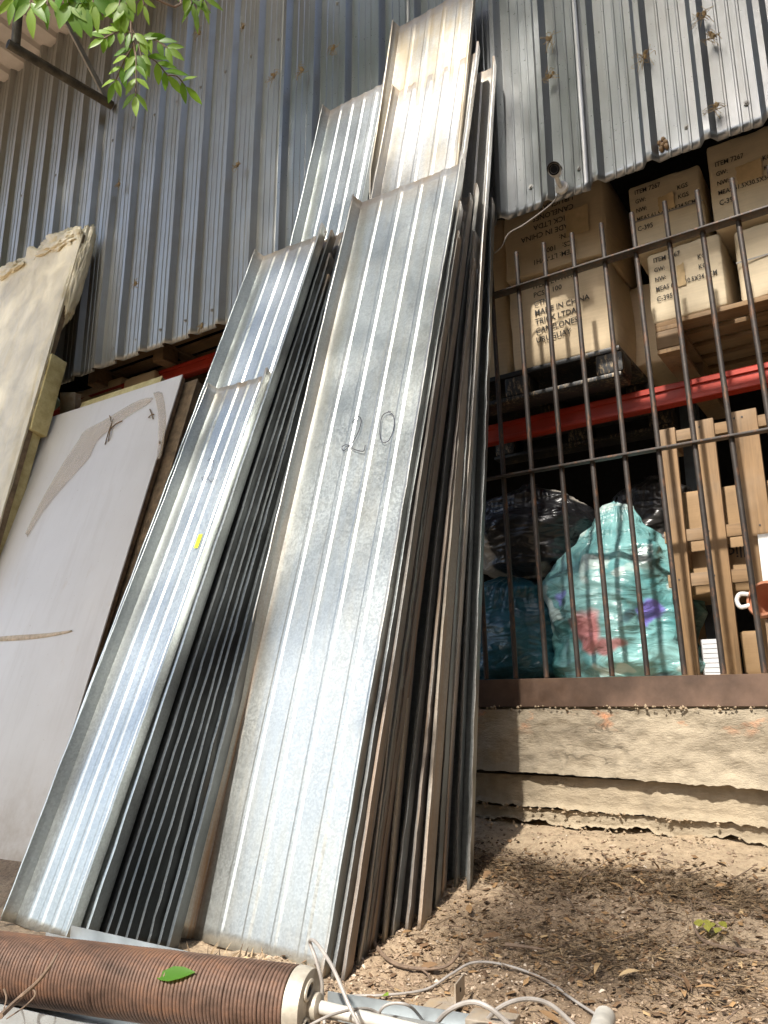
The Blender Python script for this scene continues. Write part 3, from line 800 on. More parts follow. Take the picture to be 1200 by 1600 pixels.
L.append(mb.build('led_ring', M['grey_steel'])); L[-1]['kind'] = 'stuff'
mb = MB(); V = []; F = []
for k in range(13):
    a = math.pi*(k/12)
    for d in (-.03, .052): V.append(head+axc*d+(u1*math.cos(a)+u2*math.sin(a))*.0305)
    for d in (-.03, .052): V.append(head+axc*d+(u1*math.cos(a)+u2*math.sin(a))*.0290)
for k in range(12):
    a = k*4; F += [(a, a+4, a+5, a+1), (a+2, a+3, a+7, a+6), (a+1, a+5, a+7, a+3), (a, a+2, a+6, a+4)]
L.append(mesh_obj('sun_shield', V, F, M['bar'], None, True, 40))
for o in L:
    o.parent = cv; o.matrix_parent_inverse = Matrix.Translation(-cv.location)
pp = [base+Vector((-.01, -.008, -.01)), at_y(862, 318, -.05), at_y(820, 350, -.05), at_y(795, 365, -.04), at_y(784, 385, -.03), at_y(768, 398, -.02), at_y(745, 410, .0)]
tag(tube_obj('camera_cable', spline(pp, 8), .0035, M['cable'], None, 7), 'thin pale cable looping down from the security camera to the bars', 'cable')

# ================================================================== galvanised channel sheets
def sheet(label, bpx, tpx, yt, W=.455, fl=.054, splay=.016, mat='galv_main', seed=0, yb=None, bow=.0, yaw=0.0, twist=0.0, wob=.004, lipwave=.002, group=None, lfl=None):
    BR = at_g(*bpx) if yb is None else at_y(bpx[0], bpx[1], yb)
    TR = at_y(tpx[0], tpx[1], yt)
    Lv = TR-BR; ln = Lv.length; Lv.normalize()
    X = Vector((math.cos(yaw), math.sin(yaw), 0)); Wv = (X-Lv*X.dot(Lv)).normalized(); Nv = Wv.cross(Lv)
    O = BR - Wv*(W/2+splay) - Nv*fl
    prof = [(-(W/2+splay)+.009, fl+.002), (-(W/2+splay), fl), (-(W/2+splay*.55), fl*.52), (-W/2, 0.0)]
    ribs = (-.30, -.10, .10, .30)
    for k, r in enumerate(ribs):
        u = r*W; hw = .012 if k % 2 else .008; hh = .0042 if k % 2 else .003
        prof += [(u-hw-.006, 0), (u-hw+.003, hh), (u+hw-.003, hh), (u+hw+.006, 0)]
    prof += [(W/2, 0.0), (W/2+splay*.55, fl*.52), (W/2+splay, fl), (W/2+splay-.009, fl+.002)]
    n = 64; V = []; F = []; m = len(prof); s = seed*3.7
    for j in range(n+1):
        t = j/n; z = ln*t
        for i, (u, nn) in enumerate(prof):
            k = abs(u)/(W/2)
            lat = wob*nz(z*1.1+s, s)*(1 if k < 1.01 else 1.4)
            out = bow*math.sin(math.pi*t) + twist*u*(t-.5)
            out += .0030*nz(z*2.3, u*7, s)
            if k > 1.005:
                e = (k-1)/.1
                lat += math.copysign(1, u)*(.0045*nz(z*2.1, s+(5 if u > 0 else 9)) + lipwave*nz(z*16, s+3+(2 if u > 0 else 0)))*min(1.5, e)
                out += .0025*nz(z*9, s, 2)
            if lfl is not None and u < -W/2-1e-6:
                lo, hi, ts = lfl; kk = lo+(hi-lo)*min(1, max(0, (t-ts)/.06+.5)); nn *= kk/fl
            zz = z + (.0025*nz(u*5, s) if j in (0, n) else 0)
            V.append((u+lat, -(nn+out), zz))
    for j in range(n):
        for i in range(m-1):
            a = j*m+i; F.append((a, a+1, a+m+1, a+m))
    o = mesh_obj('metal_sheet', V, F, M[mat], None, True, 13)
    at = o.data.attributes.new('topd', 'FLOAT', 'POINT'); at.data.foreach_set('value', [ln-ln*(k_//m)/n+.05*abs(nz(V[k_][0]*9, s))-.05*abs(nz(V[k_][0]*23, s)) for k_ in range(len(V))])
    Yv = -Nv
    o.matrix_world = Matrix(((Wv.x, Yv.x, Lv.x, O.x), (Wv.y, Yv.y, Lv.y, O.y), (Wv.z, Yv.z, Lv.z, O.z), (0, 0, 0, 1)))
    md = o.modifiers.new('t', 'SOLIDIFY'); md.thickness = .0014; md.offset = 1
    tag(o, label, 'metal sheet', group)
    return o, ln
RG = 'galvanised sheets leaning in the right stack'
LG = 'galvanised sheets leaning in the left stack'
S1, S1L = sheet('wide galvanised sheet with a handwritten 20, front of the right stack', (503, 1533), (723, 235), -.455, .545, .056, mat='galv_main', seed=1, bow=.0, group=RG, lipwave=.003)
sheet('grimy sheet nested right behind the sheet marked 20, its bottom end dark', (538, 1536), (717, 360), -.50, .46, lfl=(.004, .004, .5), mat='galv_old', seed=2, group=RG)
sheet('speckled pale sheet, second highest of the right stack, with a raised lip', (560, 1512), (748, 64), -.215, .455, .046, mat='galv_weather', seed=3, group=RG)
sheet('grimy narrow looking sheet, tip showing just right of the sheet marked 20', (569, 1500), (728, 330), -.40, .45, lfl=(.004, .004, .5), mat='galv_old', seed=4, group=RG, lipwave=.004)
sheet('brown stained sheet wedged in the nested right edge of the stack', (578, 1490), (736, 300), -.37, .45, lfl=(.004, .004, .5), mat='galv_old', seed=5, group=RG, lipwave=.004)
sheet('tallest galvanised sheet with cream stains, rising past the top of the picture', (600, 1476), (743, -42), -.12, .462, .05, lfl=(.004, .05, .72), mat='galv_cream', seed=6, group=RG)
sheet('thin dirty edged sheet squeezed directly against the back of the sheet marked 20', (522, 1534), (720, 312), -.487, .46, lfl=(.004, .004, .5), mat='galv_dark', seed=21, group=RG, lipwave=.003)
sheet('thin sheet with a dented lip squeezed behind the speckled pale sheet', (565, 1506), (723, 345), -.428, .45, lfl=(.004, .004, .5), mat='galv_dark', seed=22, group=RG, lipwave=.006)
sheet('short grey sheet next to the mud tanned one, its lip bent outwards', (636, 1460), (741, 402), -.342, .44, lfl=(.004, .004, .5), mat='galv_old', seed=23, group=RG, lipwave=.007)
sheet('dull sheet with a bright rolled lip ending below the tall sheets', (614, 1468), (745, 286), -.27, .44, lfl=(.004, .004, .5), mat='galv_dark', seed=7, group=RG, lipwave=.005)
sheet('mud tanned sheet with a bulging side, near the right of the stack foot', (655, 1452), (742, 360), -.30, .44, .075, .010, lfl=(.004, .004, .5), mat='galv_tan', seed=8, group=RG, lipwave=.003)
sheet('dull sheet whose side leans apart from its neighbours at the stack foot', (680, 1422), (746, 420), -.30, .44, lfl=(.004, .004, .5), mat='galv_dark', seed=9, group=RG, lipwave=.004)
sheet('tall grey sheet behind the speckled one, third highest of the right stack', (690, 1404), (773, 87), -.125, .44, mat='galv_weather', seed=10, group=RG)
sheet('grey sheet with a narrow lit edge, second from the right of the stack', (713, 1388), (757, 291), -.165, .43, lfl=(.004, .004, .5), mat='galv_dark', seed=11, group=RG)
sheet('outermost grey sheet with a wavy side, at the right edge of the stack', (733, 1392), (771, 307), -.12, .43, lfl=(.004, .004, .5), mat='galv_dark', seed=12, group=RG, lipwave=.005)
L0, L0L = sheet('shiny clean sheet with a yellow sticker and a handwritten 2', (100, 1478), (418, 574), -.66, .34, .050, mat='galv_clean', seed=13, group=LG)
sheet('clean pale sheet behind the stickered one, taller and with bare top', (128, 1481), (505, 348), -.385, .42, .056, mat='galv_clean', seed=14, group=LG)
sheet('grey sheet with a pointed lip tip, just right of the clean pale sheet', (160, 1482), (519, 359), -.36, .38, lfl=(.004, .004, .5), mat='galv_gapshade', seed=15, group=LG, lipwave=.003)
sheet('dark sheet ending lower than its neighbours in the left stack', (194, 1487), (514, 428), -.43, .34, lfl=(.004, .004, .5), mat='galv_gapshade', seed=16, group=LG, lipwave=.004)
sheet('dark sheet with a ragged lip, right edge of the left stack', (228, 1490), (544, 344), -.31, .32, lfl=(.004, .004, .5), mat='galv_gapshade', seed=17, group=LG, lipwave=.006)
sheet('thin dark sheet pressed between two dark sheets, second edge from the clean pale sheet', (177, 1485), (517, 395), -.40, .34, lfl=(.004, .004, .5), mat='galv_gapshade', seed=24, group=LG, lipwave=.003)
sheet('thin dark sheet with a straight edge, fourth from the clean pale sheet', (211, 1489), (529, 400), -.372, .32, lfl=(.004, .004, .5), mat='galv_gapshade', seed=25, group=LG, lipwave=.003)
sheet('thin dark sheet last but one before the gap between the stacks', (245, 1494), (533, 420), -.365, .30, lfl=(.004, .004, .5), mat='galv_gapshade', seed=26, group=LG, lipwave=.003)
sheet('dark sheet whose lip shows lowest, next to the gap between the two stacks', (260, 1497), (523, 480), -.455, .30, lfl=(.004, .004, .5), mat='galv_gapshade', seed=19, group=LG, lipwave=.004)
sheet('tall clean sheet at the back of the left stack, leaning on the ribbed wall', (355, 1415), (604, 112), -.115, .40, mat='galv_clean', seed=18, group=LG)

# handwriting and sticker
def writing(parent, strokes, r=.0016, mat='inkpen', name='handwritten_number'):
    mb = MB()
    for st in strokes: mb.tube(spline([Vector((a, -.0105, b)) for a, b in st], 8), r, 5)
    return mb.build(name, M[mat], parent)
def local_on(parent, px, py):
    inv = parent.matrix_world.inverted(); o = inv @ CAMLOC; d = inv.to_3x3() @ ray(px, py); t = -o.y/d.y; p = o+d*t; return (p.x, p.z)
two = [(553, 662), (562, 653), (567, 660), (561, 680), (550, 697), (540, 706), (537, 700), (545, 697), (556, 704), (570, 707), (573, 698)]
zero = [(613, 645), (600, 652), (596, 675), (599, 692), (610, 690), (618, 670), (617, 652), (609, 645)]
writing(S1, [[local_on(S1, *p) for p in two], [local_on(S1, *p) for p in zero]])
two2 = [(327, 722), (333, 718), (337, 726), (332, 742), (322, 752), (318, 748), (326, 748), (333, 755), (338, 748)]
writing(L0, [[local_on(L0, *p) for p in two2]], .0012)
sx, sz = local_on(L0, 312, 847)
st = box_obj('sticker', (sx, -.0085, sz), (.022, .001, .062), M['yellow'], None, 0); st.parent = L0
print_block(st, [('02 94', -.009, .010, .006), ('GAL', -.009, -.004, .006), ('1.25', -.009, -.018, .006)], M['ink'], 'printed_text', yoff=-.001, squeeze=.8)

# ================================================================== leaning panels on the left
def lean_panel(name, label, cat, TR, Wd, Ln, lean, thick, mat, edge, group=None, tiltx=0.0, bev=.003):
    g = empty(name, (0, 0, 0), label, cat, group)
    Lv = Vector((0, lean, 1)).normalized(); Wv = Vector((1, 0, tiltx)).normalized(); Wv = (Wv-Lv*Wv.dot(Lv)).normalized(); Yv = Lv.cross(Wv)
    O = Vector(TR) - Lv*Ln
    g.matrix_world = Matrix(((Wv.x, Yv.x, Lv.x, O.x), (Wv.y, Yv.y, Lv.y, O.y), (Wv.z, Yv.z, Lv.z, O.z), (0, 0, 0, 1)))
    f = box_obj('face_sheet', (-Wd/2, .004, Ln/2), (Wd, .008, Ln), mat, g, .0015)
    c = box_obj('core', (-Wd/2-.004, .008+(thick-.008)/2, Ln/2-.003), (Wd-.008, thick-.0085, Ln-.006), edge, g, .002, cuts=3, rough=.004)
    return g
wp = lean_panel('laminate_board', 'big white laminate panel with peeling film leaning left of the metal sheets', 'panel', (-3.278, -.20, 1.828), 1.243, 2.60, .26, .035, M['panel'], M['edgewood'], tiltx=-.031)
lean_panel('brown_edged_board', 'brown edged panel with ragged side, directly behind the big white panel', 'panel', (-3.20, -.155, 1.80), 1.20, 2.55, .26, .085, M['edgewood'], M['edgewood'], tiltx=-.031)
# peeling film on the white panel
def film(parent, pts, seed, mat, name='peeling_film', out=.012, th=.0008):
    n = len(pts); V = []; F = []; k = 10
    for i, (a, b) in enumerate(pts):
        for j in range(k+1):
            t = j/k; x = a[0]+(b[0]-a[0])*t; z = a[1]+(b[1]-a[1])*t
            y = -.002-out*abs(nz(x*9+seed, z*9, t*2))*1.3-.012*math.sin(math.pi*t)*abs(nz(z*4, seed))
            V.append((x+.012*nz(z*14, t*3, seed), y, z+.012*nz(x*14, t*3, seed+4)))
    for i in range(n-1):
        for j in range(k):
            a = i*(k+1)+j; F.append((a, a+1, a+k+2, a+k+1))
    o = mesh_obj(name, V, F, mat, parent, True)
    set_tone(o, [min(1, 1.5*math.sin(math.pi*(j/k))**.7)*min(1, min(i, n-1-i)/1.5+.15) for i in range(n) for j in range(k+1)]); md = o.modifiers.new('t', 'SOLIDIFY'); md.thickness = th
    s = o.modifiers.new('s', 'SUBSURF'); s.levels = s.render_levels = 1
    return o
bpy.context.view_layer.update()
lp = lambda px, py: local_on(wp, px, py)
film(wp, [(lp(240, 622), lp(236, 630)), (lp(222, 622), lp(226, 636)), (lp(190, 640), lp(203, 648)), (lp(160, 660), lp(178, 668)), (lp(130, 672), lp(148, 690)), (lp(126, 686), lp(146, 712)), (lp(112, 705), lp(122, 735)), (lp(84, 748), lp(92, 770)), (lp(60, 790), lp(66, 800)), (lp(40, 835), lp(43, 842))], 3, M['film'])
film(wp, [(lp(240, 612), lp(255, 612)), (lp(250, 640), lp(262, 645)), (lp(248, 690), lp(258, 690)), (lp(246, 720), lp(250, 720))], 8, M['film'], out=.004)
film(wp, [(lp(-10, 995), lp(-10, 1003)), (lp(30, 993), lp(30, 1000)), (lp(75, 990), lp(75, 997)), (lp(115, 984), lp(115, 988))], 14, M['glue'], 'glue_line', .003)
mb = MB(); rnd = random.Random(4)
for (a, b) in (((165, 695), (178, 655)), ((172, 672), (192, 658)), ((170, 690), (176, 660)), ((175, 660), (172, 650)), ((235, 640), (240, 655)), ((233, 653), (242, 648)), ((250, 690), (251, 695))):
    p, q = lp(*a), lp(*b)
    tube_obj('glued_scrap', spline([(p[0], -.004, p[1]), ((p[0]+q[0])/2+.008, -.012, (p[1]+q[1])/2), (q[0], -.004, q[1])], 5), .0035, M['edgewood'], wp, 6)

# wrapped insulation panel, far left
ip = lean_panel('insulation_board', 'tall insulation panel in wrinkled clear plastic at the left edge', 'panel', (-4.45, -.15, 3.20), 1.6, 3.92, .164, .05, M['wrap'], M['edgewood'], tiltx=-.03)
bpy.context.view_layer.update()
def wrap_front():
    nx, nzz = 80, 150; V = []; F = []
    for j in range(nzz+1):
        for i in range(nx+1):
            x = -1.6+1.60*i/nx; z = 3.95*j/nzz
            b = abs(nz(x*4+z*2.2, z*1.2-x*1.5, 2.0))*.014 + abs(nz(x*11, z*4, 5))*.005
            top = max(0, (z-3.80)/.15)
            y = -.004-b-.05*top*abs(nz(x*9, z*8, 1.0))
            zz = z + top*(.06*nz(x*6, 3.0)+.05*abs(nz(x*17, 1.0)))
            e = max(0, (x+.10)/.10)
            V.append((x+.008*e*nz(z*3, 1.7), y + .02*e*e, zz))
    m = nx+1
    for j in range(nzz):
        for i in range(nx): a = j*m+i; F.append((a, a+1, a+m+1, a+m))
    o = mesh_obj('plastic_wrap', V, F, M['wrap'], ip, True); md = o.modifiers.new('t', 'SOLIDIFY'); md.thickness = .001
wrap_front()
# wrap bulging round the right edge near the top, crumpled wrap on top
def blob(name, parent, c, s, mat, amp, seed, fr=3):
    bm = bmesh.new(); bmesh.ops.create_icosphere(bm, subdivisions=5, radius=1)
    for v in bm.verts:
        d = v.co.normalized(); k = 1+amp*(noise.noise(d*1.6*fr/3+Vector((seed, 0, 0)))*.8-abs(noise.noise(d*fr+Vector((0, seed, 0))))*.9+.35*abs(noise.noise(d*fr*2.7+Vector((seed, seed, 0)))))
        v.co = Vector((d.x*s[0]*k, d.y*s[1]*k, d.z*s[2]*k))
    o = bm_obj(name, bm, mat, parent, True); o.location = c; return o
blob('wrap_bulge', ip, (-.02, .055, 3.60), (.05, .06, .40), M['wrap'], .45, 3.0, 3)
blob('wrap_bulge', ip, (-.30, .01, 3.93), (.24, .05, .10), M['wrap'], .7, 7.0, 3)
blob('wrap_bulge', ip, (-.85, .01, 3.90), (.22, .05, .08), M['wrap'], .7, 9.0, 3)
box_obj('foam_block', (-.10, .075, 2.66), (.24, .115, .55), M['foam'], ip, .006, rough=.006, cuts=4, seed=2)
box_obj('foam_backing', (-.72, .085, 1.4), (1.40, .06, 2.5), M['foam'], ip, .006, rough=.004, cuts=3, seed=4)

# yellow foam slab showing above the white panel
fs = lean_panel('foam_slab', 'pale yellow foam slab sticking up behind the white panel top', 'foam slab', (-3.62, -.062, 1.955), .78, 2.45, .26, .05, M['foam'], M['foam'], tiltx=-.02)

# bits seen in the gap at the left
block_pallet('dark brown wooden pallet on the left red beam, seen through the gap under the wall', -4.75, -3.25, .20, 1.2, 2.252, 2.40)
carton('dusty pinkish carton seen in the gap between wrapped and white panels', -5.15, -4.50, 2.00, 2.30, .30, .5, M['carton'], None, seed=21)
carton('small brown carton beside the yellow foam slab under the wall edge', -4.42, -4.10, 1.90, 2.24, .26, .3, M['carton'], None, seed=22)
o = box_obj('metal_bracket', at_y(106, 632, -.09), (.12, .012, .16), M['galv_clean'], None, .002, rot=(.25, .1, .3)); tag(o, 'small bright zinc bracket with holes above the white panel corner', 'bracket')
bo = bmesh.new(); add_box(bo, (.05, .03, 0), (.005, .07, .15)); bm_obj('bracket_leg', bo, M['galv_clean'], o)
o = box_obj('green_plate', at_y(72, 634, -.08), (.22, .012, .12), M['greenplate'], None, .002, rot=(.5, -.45, .1)); tag(o, 'pale green plate lying beside the zinc bracket', 'plate')

# ================================================================== roller spring, channels and cables on the ground
A = at_z(470, 1570, -.612); B = at_z(0, 1509, -.612); axs = (B-A).normalized(); B2 = B+axs*.35
def spring():
    g = empty('torsion_spring', A, 'long rusty coil spring lying on the ground before the sheets', 'spring')
    ln = (B2-A).length; pitch = .0092; rw = .0046; rc = .070; turns = int(ln/pitch); seg = 40
    u1 = axs.cross(Vector((0, 0, 1))).normalized(); u2 = axs.cross(u1)
    pts = []
    V = []; F = []
    nn = turns*seg
    for i in range(nn+1):
        th = 2*math.pi*i/seg; s = .012+pitch*i/seg
        rad = (u1*math.cos(th)+u2*math.sin(th)); wob = 1+.012*nz(s*13, 2.0); c = axs*(s+.0012*nz(s*60, 5.0)) + rad*rc*wob
        for k in range(6):
            ph = 2*math.pi*k/6; V.append(c + rad*rw*math.cos(ph) + axs*rw*math.sin(ph))
    for i in range(nn):
        for k in range(6):
            k2 = (k+1) % 6; F.append((i*6+k, i*6+k2, (i+1)*6+k2, (i+1)*6+k))
    mesh_obj('coil', V, F, M['spring'], g, True)
    tube_obj('inner_shaft', [axs*.0, axs*ln], .022, M['rust_pipe'], g, 16)
    # cast end plate: disc with a raised rim, two slots and a hub
    bm = bmesh.new()
    V, F = [], []
    disc = tube_data([axs*.010, axs*-.004, axs*-.024, axs*-.026], [.074, .074, .070, .062], 40)
    o = mesh_obj('end_plate', disc[0], disc[1], M['castwhite'], g, True, 35)
    mb = MB()
    for a0 in (.5, 2.3, 4.2):
        c0 = (u1*math.cos(a0)+u2*math.sin(a0))*.042-axs*.027
        ta = (-u1*math.sin(a0)+u2*math.cos(a0)); ra = (u1*math.cos(a0)+u2*math.sin(a0))
        ring = [c0+ta*.022*math.cos(q)+ra*.013*math.sin(q) for q in [2*math.pi*i/18 for i in range(19)]]
        mb.tube(ring, .0045, 6)
    mb.tube([-axs*.02, -axs*.042, -axs*.046], [.028, .027, .020], 20)
    mb.build('plate_rib', M['castwhite'], g)
    mb = MB()
    for a0 in (.5, 2.3, 4.2):
        c0 = (u1*math.cos(a0)+u2*math.sin(a0))*.042-axs*.0262
        mb.tube([c0, c0-axs*.0012], .0125, 14)
    mb.build('slot', M['black'], g)
    b = (u1*math.cos(2.3)+u2*math.sin(2.3))*.042
    tube_obj('clamp_bolt', [b-axs*.020, b-axs*.046], .009, M['grey_steel'], g, 6)
    tube_obj('white_shaft', [-axs*.045, -axs*.36+Vector((0, 0, -.03))], .0135, M['shaft_white'], g, 20)
    return g
spring()
def channel(label, p, q, wdt, hgt, mat, up=Vector((0, 0, 1))):
    p, q = Vector(p), Vector(q); d = q-p; ln = d.length; d.normalize(); s = d.cross(up).normalized(); n = s.cross(d)
    bm = bmesh.new(); V = []
    prof = [(-wdt/2, hgt), (-wdt/2, 0), (wdt/2, 0), (wdt/2, hgt), (wdt/2-.0025, hgt), (wdt/2-.0025, .0025), (-wdt/2+.0025, .0025), (-wdt/2+.0025, hgt)]
    k = 12; VV = []; FF = []
    for j in range(k+1):
        for a, b in prof: VV.append(d*(ln*j/k)+s*(a+.002*nz(j*.7, a*9))+n*b)
    m = len(prof)
    for j in range(k):
        for i in range(m): i2 = (i+1) % m; FF.append((j*m+i, j*m+i2, (j+1)*m+i2, (j+1)*m+i))
    FF.append(tuple(range(m-1, -1, -1))); FF.append(tuple(k*m+i for i in range(m)))
    o = mesh_obj('metal_channel', VV, FF, mat, None, True, 30); o.location = p
    return tag(o, label, 'channel')
ga = lambda px, py, off=0.02: at_g(px, py, off)
channel('dull zinc channel lying between the spring and the sheet feet', ga(330, 1530, .045), ga(90, 1472, .055), .09, .035, M['zinc_plain'])
channel('grey zinc channel lying in front of the rusty spring at the bottom left', at_z(330, 1662, -.70), at_z(-110, 1556, -.70), .12, .045, M['zinc_plain'])
channel('zinc channel with a white rail running right from the spring end', at_z(500, 1580, -.66), at_z(760, 1625, -.66), .075, .03, M['zinc_plain'])
# bent mounting plate with a hole
mp = empty('mounting_plate', ga(690, 1575), 'flat galvanised mounting plate with a bent holed ear, on the gravel', 'bracket')
q = [ga(640, 1592, .03), ga(672, 1560, .03), ga(722, 1556, .03), ga(700, 1600, .03)]
V = [v-mp.location for v in q]+[v-mp.location-Vector((0, 0, .004)) for v in q]
mesh_obj('plate', V, [(0, 3, 2, 1), (4, 5, 6, 7), (0, 1, 5, 4), (1, 2, 6, 5), (2, 3, 7, 6), (3, 0, 4, 7)], M['galv_weather'], mp)
e0 = ga(710, 1578, .03)-mp.location; e1 = ga(724, 1553, .03)-mp.location; ed = (e1-e0)
ear = [e0, e1, e1+Vector((0, 0, .045)), e0+Vector((0, 0, .052))]; nrm = ed.cross(Vector((0, 0, 1))).normalized()*.004
V = ear+[v+nrm for v in ear]
mesh_obj('ear', V, [(0, 1, 2, 3), (7, 6, 5, 4), (0, 4, 5, 1), (1, 5, 6, 2), (2, 6, 7, 3), (3, 7, 4, 0)], M['galv_weather'], mp)
hc = (e0+e1)/2+Vector((0, 0, .026)); tube_obj('bolt_hole', [hc-nrm*.15, hc+nrm*1.3], .005, M['black'], mp, 12)
# short plate end pieces to the right of it
o = box_obj('rail_end', at_z(770, 1600, -.64), (.10, .07, .03), M['galv_weather'], None, .003, rot=(0, 0, .2)); tag(o, 'short pale rail end piece half out of frame under the cable arcs', 'bracket')
print_block(o, [('5', .0, .0, .016)], M['terracotta'], 'printed_digit', yoff=-.0366)
o = tube_obj('pipe_end', [at_z(945, 1590, -.62), at_z(930, 1640, -.60)], .022, M['shaft_white'], None, 18); tag(o, 'pale round pipe end at the bottom edge below the cable', 'pipe')
def cable(label, pts, r=.005, mat='cable'):
    return tag(tube_obj('cable', spline(pts, 10), r*.78, M[mat], None, 8), label, 'cable')
cable('pale cable looping up steeply from the spring end in front of the sheets', [at_z(507, 1600, -.64), at_z(503, 1560, -.60), at_d(503, 1535, 1.70), at_d(494, 1500, 1.72), at_d(484, 1471, 1.74), at_d(495, 1474, 1.70), at_d(520, 1512, 1.62), at_d(545, 1570, 1.55), at_d(565, 1610, 1.52)])
cable('thin pale cable curling low around the white shaft', [at_z(470, 1610, -.62), at_z(520, 1585, -.60), at_z(570, 1576, -.61), at_z(600, 1588, -.63), at_z(640, 1606, -.64)], .004)
cable('small cable hoop standing between the shaft and the mounting plate', [at_z(592, 1608, -.66), at_d(594, 1580, 1.66), at_d(612, 1568, 1.66), at_d(640, 1572, 1.66), at_z(662, 1596, -.66)], .004)
cable('thick pale cable arc rising over the mounting plate', [at_z(672, 1612, -.66), at_d(700, 1580, 1.62), at_d(735, 1566, 1.60), at_d(765, 1575, 1.58), at_d(800, 1605, 1.56)], .0065)
cable('thick pale cable arc to the right, reaching the bottom edge', [at_z(750, 1608, -.66), at_d(780, 1575, 1.62), at_d(820, 1561, 1.62), at_d(860, 1570, 1.62), at_d(900, 1605, 1.60)], .006)
cable('long thin cable snaking across the gravel to the right', [ga(505, 1575, .03), ga(540, 1557, .015), ga(600, 1555, .012), ga(665, 1546, .012), ga(705, 1522, .02), ga(740, 1504, .03), ga(790, 1508, .02), ga(850, 1530, .015), ga(900, 1565, .015), ga(955, 1600, .02)], .0042)
def twig(label, pts, r0, r1, branches=()):
    sp_ = spline(pts, 8); n = len(sp_); mb = MB(); mb.tube(sp_, [r0+(r1-r0)*i/(n-1) for i in range(n)], 7)
    for b in branches:
        s = spline(b, 6); mb.tube(s, [r1*1.1*(1-.6*i/len(s)) for i in range(len(s))], 6)
    return tag(mb.build('twig', M['twig']), label, 'twig')
twig('brown bent twig running from the sheet feet over the gravel', [ga(570, 1432, .02), ga(580, 1465, .015), ga(605, 1498, .012), ga(640, 1512, .012), ga(690, 1512, .012), ga(712, 1497, .02), ga(722, 1478, .03)], .007, .003, [[ga(655, 1512, .01), ga(668, 1522, .01), ga(672, 1532, .008)]])
twig('pale branching twig by the yellowed leaf sprig on the right', [ga(1250, 1500, .012), ga(1180, 1488, .012), ga(1130, 1480, .012), ga(1095, 1466, .02), ga(1082, 1438, .03)], .008, .003, [[ga(1150, 1484, .012), ga(1180, 1497, .01), ga(1205, 1510, .01)], [ga(1110, 1474, .012), ga(1075, 1480, .01), ga(1048, 1470, .01)]])
twig('grey stick lying at the left end of the dry grass patch', [ga(790, 1476, .01), ga(825, 1480, .012), ga(850, 1484, .01)], .006, .003)
twig('dead forked twig crossing the grey channel at the bottom left', [at_z(0, 1588, -.60), at_d(30, 1560, 1.72), at_d(58, 1535, 1.70), at_d(78, 1510, 1.70), at_d(90, 1490, 1.72)], .006, .0025, [[at_d(50, 1542, 1.71), at_d(55, 1555, 1.70), at_d(38, 1573, 1.69), at_d(10, 1592, 1.68)], [at_d(6, 1545, 1.75), at_d(10, 1560, 1.74), at_d(5, 1580, 1.72)]])

# ================================================================== leaves
def leaf_geo(c, d, n, ln, wd, curl=.15):
    """pointed leaf blade: 2 rows of faces about a midrib"""
    d = d.normalized(); s = d.cross(n).normalized(); n = s.cross(d)
    prof = [(0, .04), (.18, .62), (.42, 1.0), (.68, .78), (.88, .34), (1, .0)]
    V = []; F = []
    for t, ww in prof:
        p = c+d*ln*t - n*curl*ln*t*t
        V += [p+s*wd*.5*ww+n*.12*wd*ww, p, p-s*wd*.5*ww+n*.12*wd*ww]
    for i in range(len(prof)-1):
        a = i*3; F += [(a, a+3, a+4, a+1), (a+1, a+4, a+5, a+2)]
    return V, F
class LB(MB):
    def __init__(self): super().__init__(); self.T = []
    def leaf(self, c, d, n, ln, wd, tone, curl=.15):
        V, F = leaf_geo(c, d, n, ln, wd, curl); self.add(V, F); self.T += [tone]*len(V)
    def buildl(self, name, mat, parent=None, sm=True):
        o = self.build(name, mat, parent, sm, None); set_tone(o, self.T); return o
lb = LB(); p = at_d(243, 1527, 1.745); lb.leaf(p, at_d(312, 1515, 1.715)-p, Vector((.1, -.75, .8)), .10, .034, .0, .06)
tag(lb.buildl('fallen_leaf', M['leaf_near']), 'single green leaf lying on the rusty spring', 'leaf')
lb = LB(); rnd = random.Random(5)
for i, (px, py, qx, qy) in enumerate(((1085, 1430, 1092, 1448), (1100, 1428, 1106, 1446), (1116, 1432, 1110, 1450), (1128, 1442, 1118, 1458), (1096, 1452, 1092, 1436), (1108, 1458, 1104, 1444), (1136, 1448, 1124, 1440))):
    a = ga(px, py, .035); b = ga(qx, qy, .03); lb.leaf(b, a-b, Vector((0, -.4, 1)), .036, .02, .3+.5*rnd.random())
tag(lb.buildl('leaf_sprig', M['leaf_yellow']), 'yellow green leaf sprig lying on the dry grass at the right', 'leaves')
lb = LB()
a = ga(597, 1556, .03); lb.leaf(a, Vector((.6, -.3, .3)), Vector((0, -.3, 1)), .03, .022, .8)
tag(lb.buildl('fallen_leaf', M['leaf_near']), 'tiny green leaf on the gravel near the mounting plate', 'leaf')

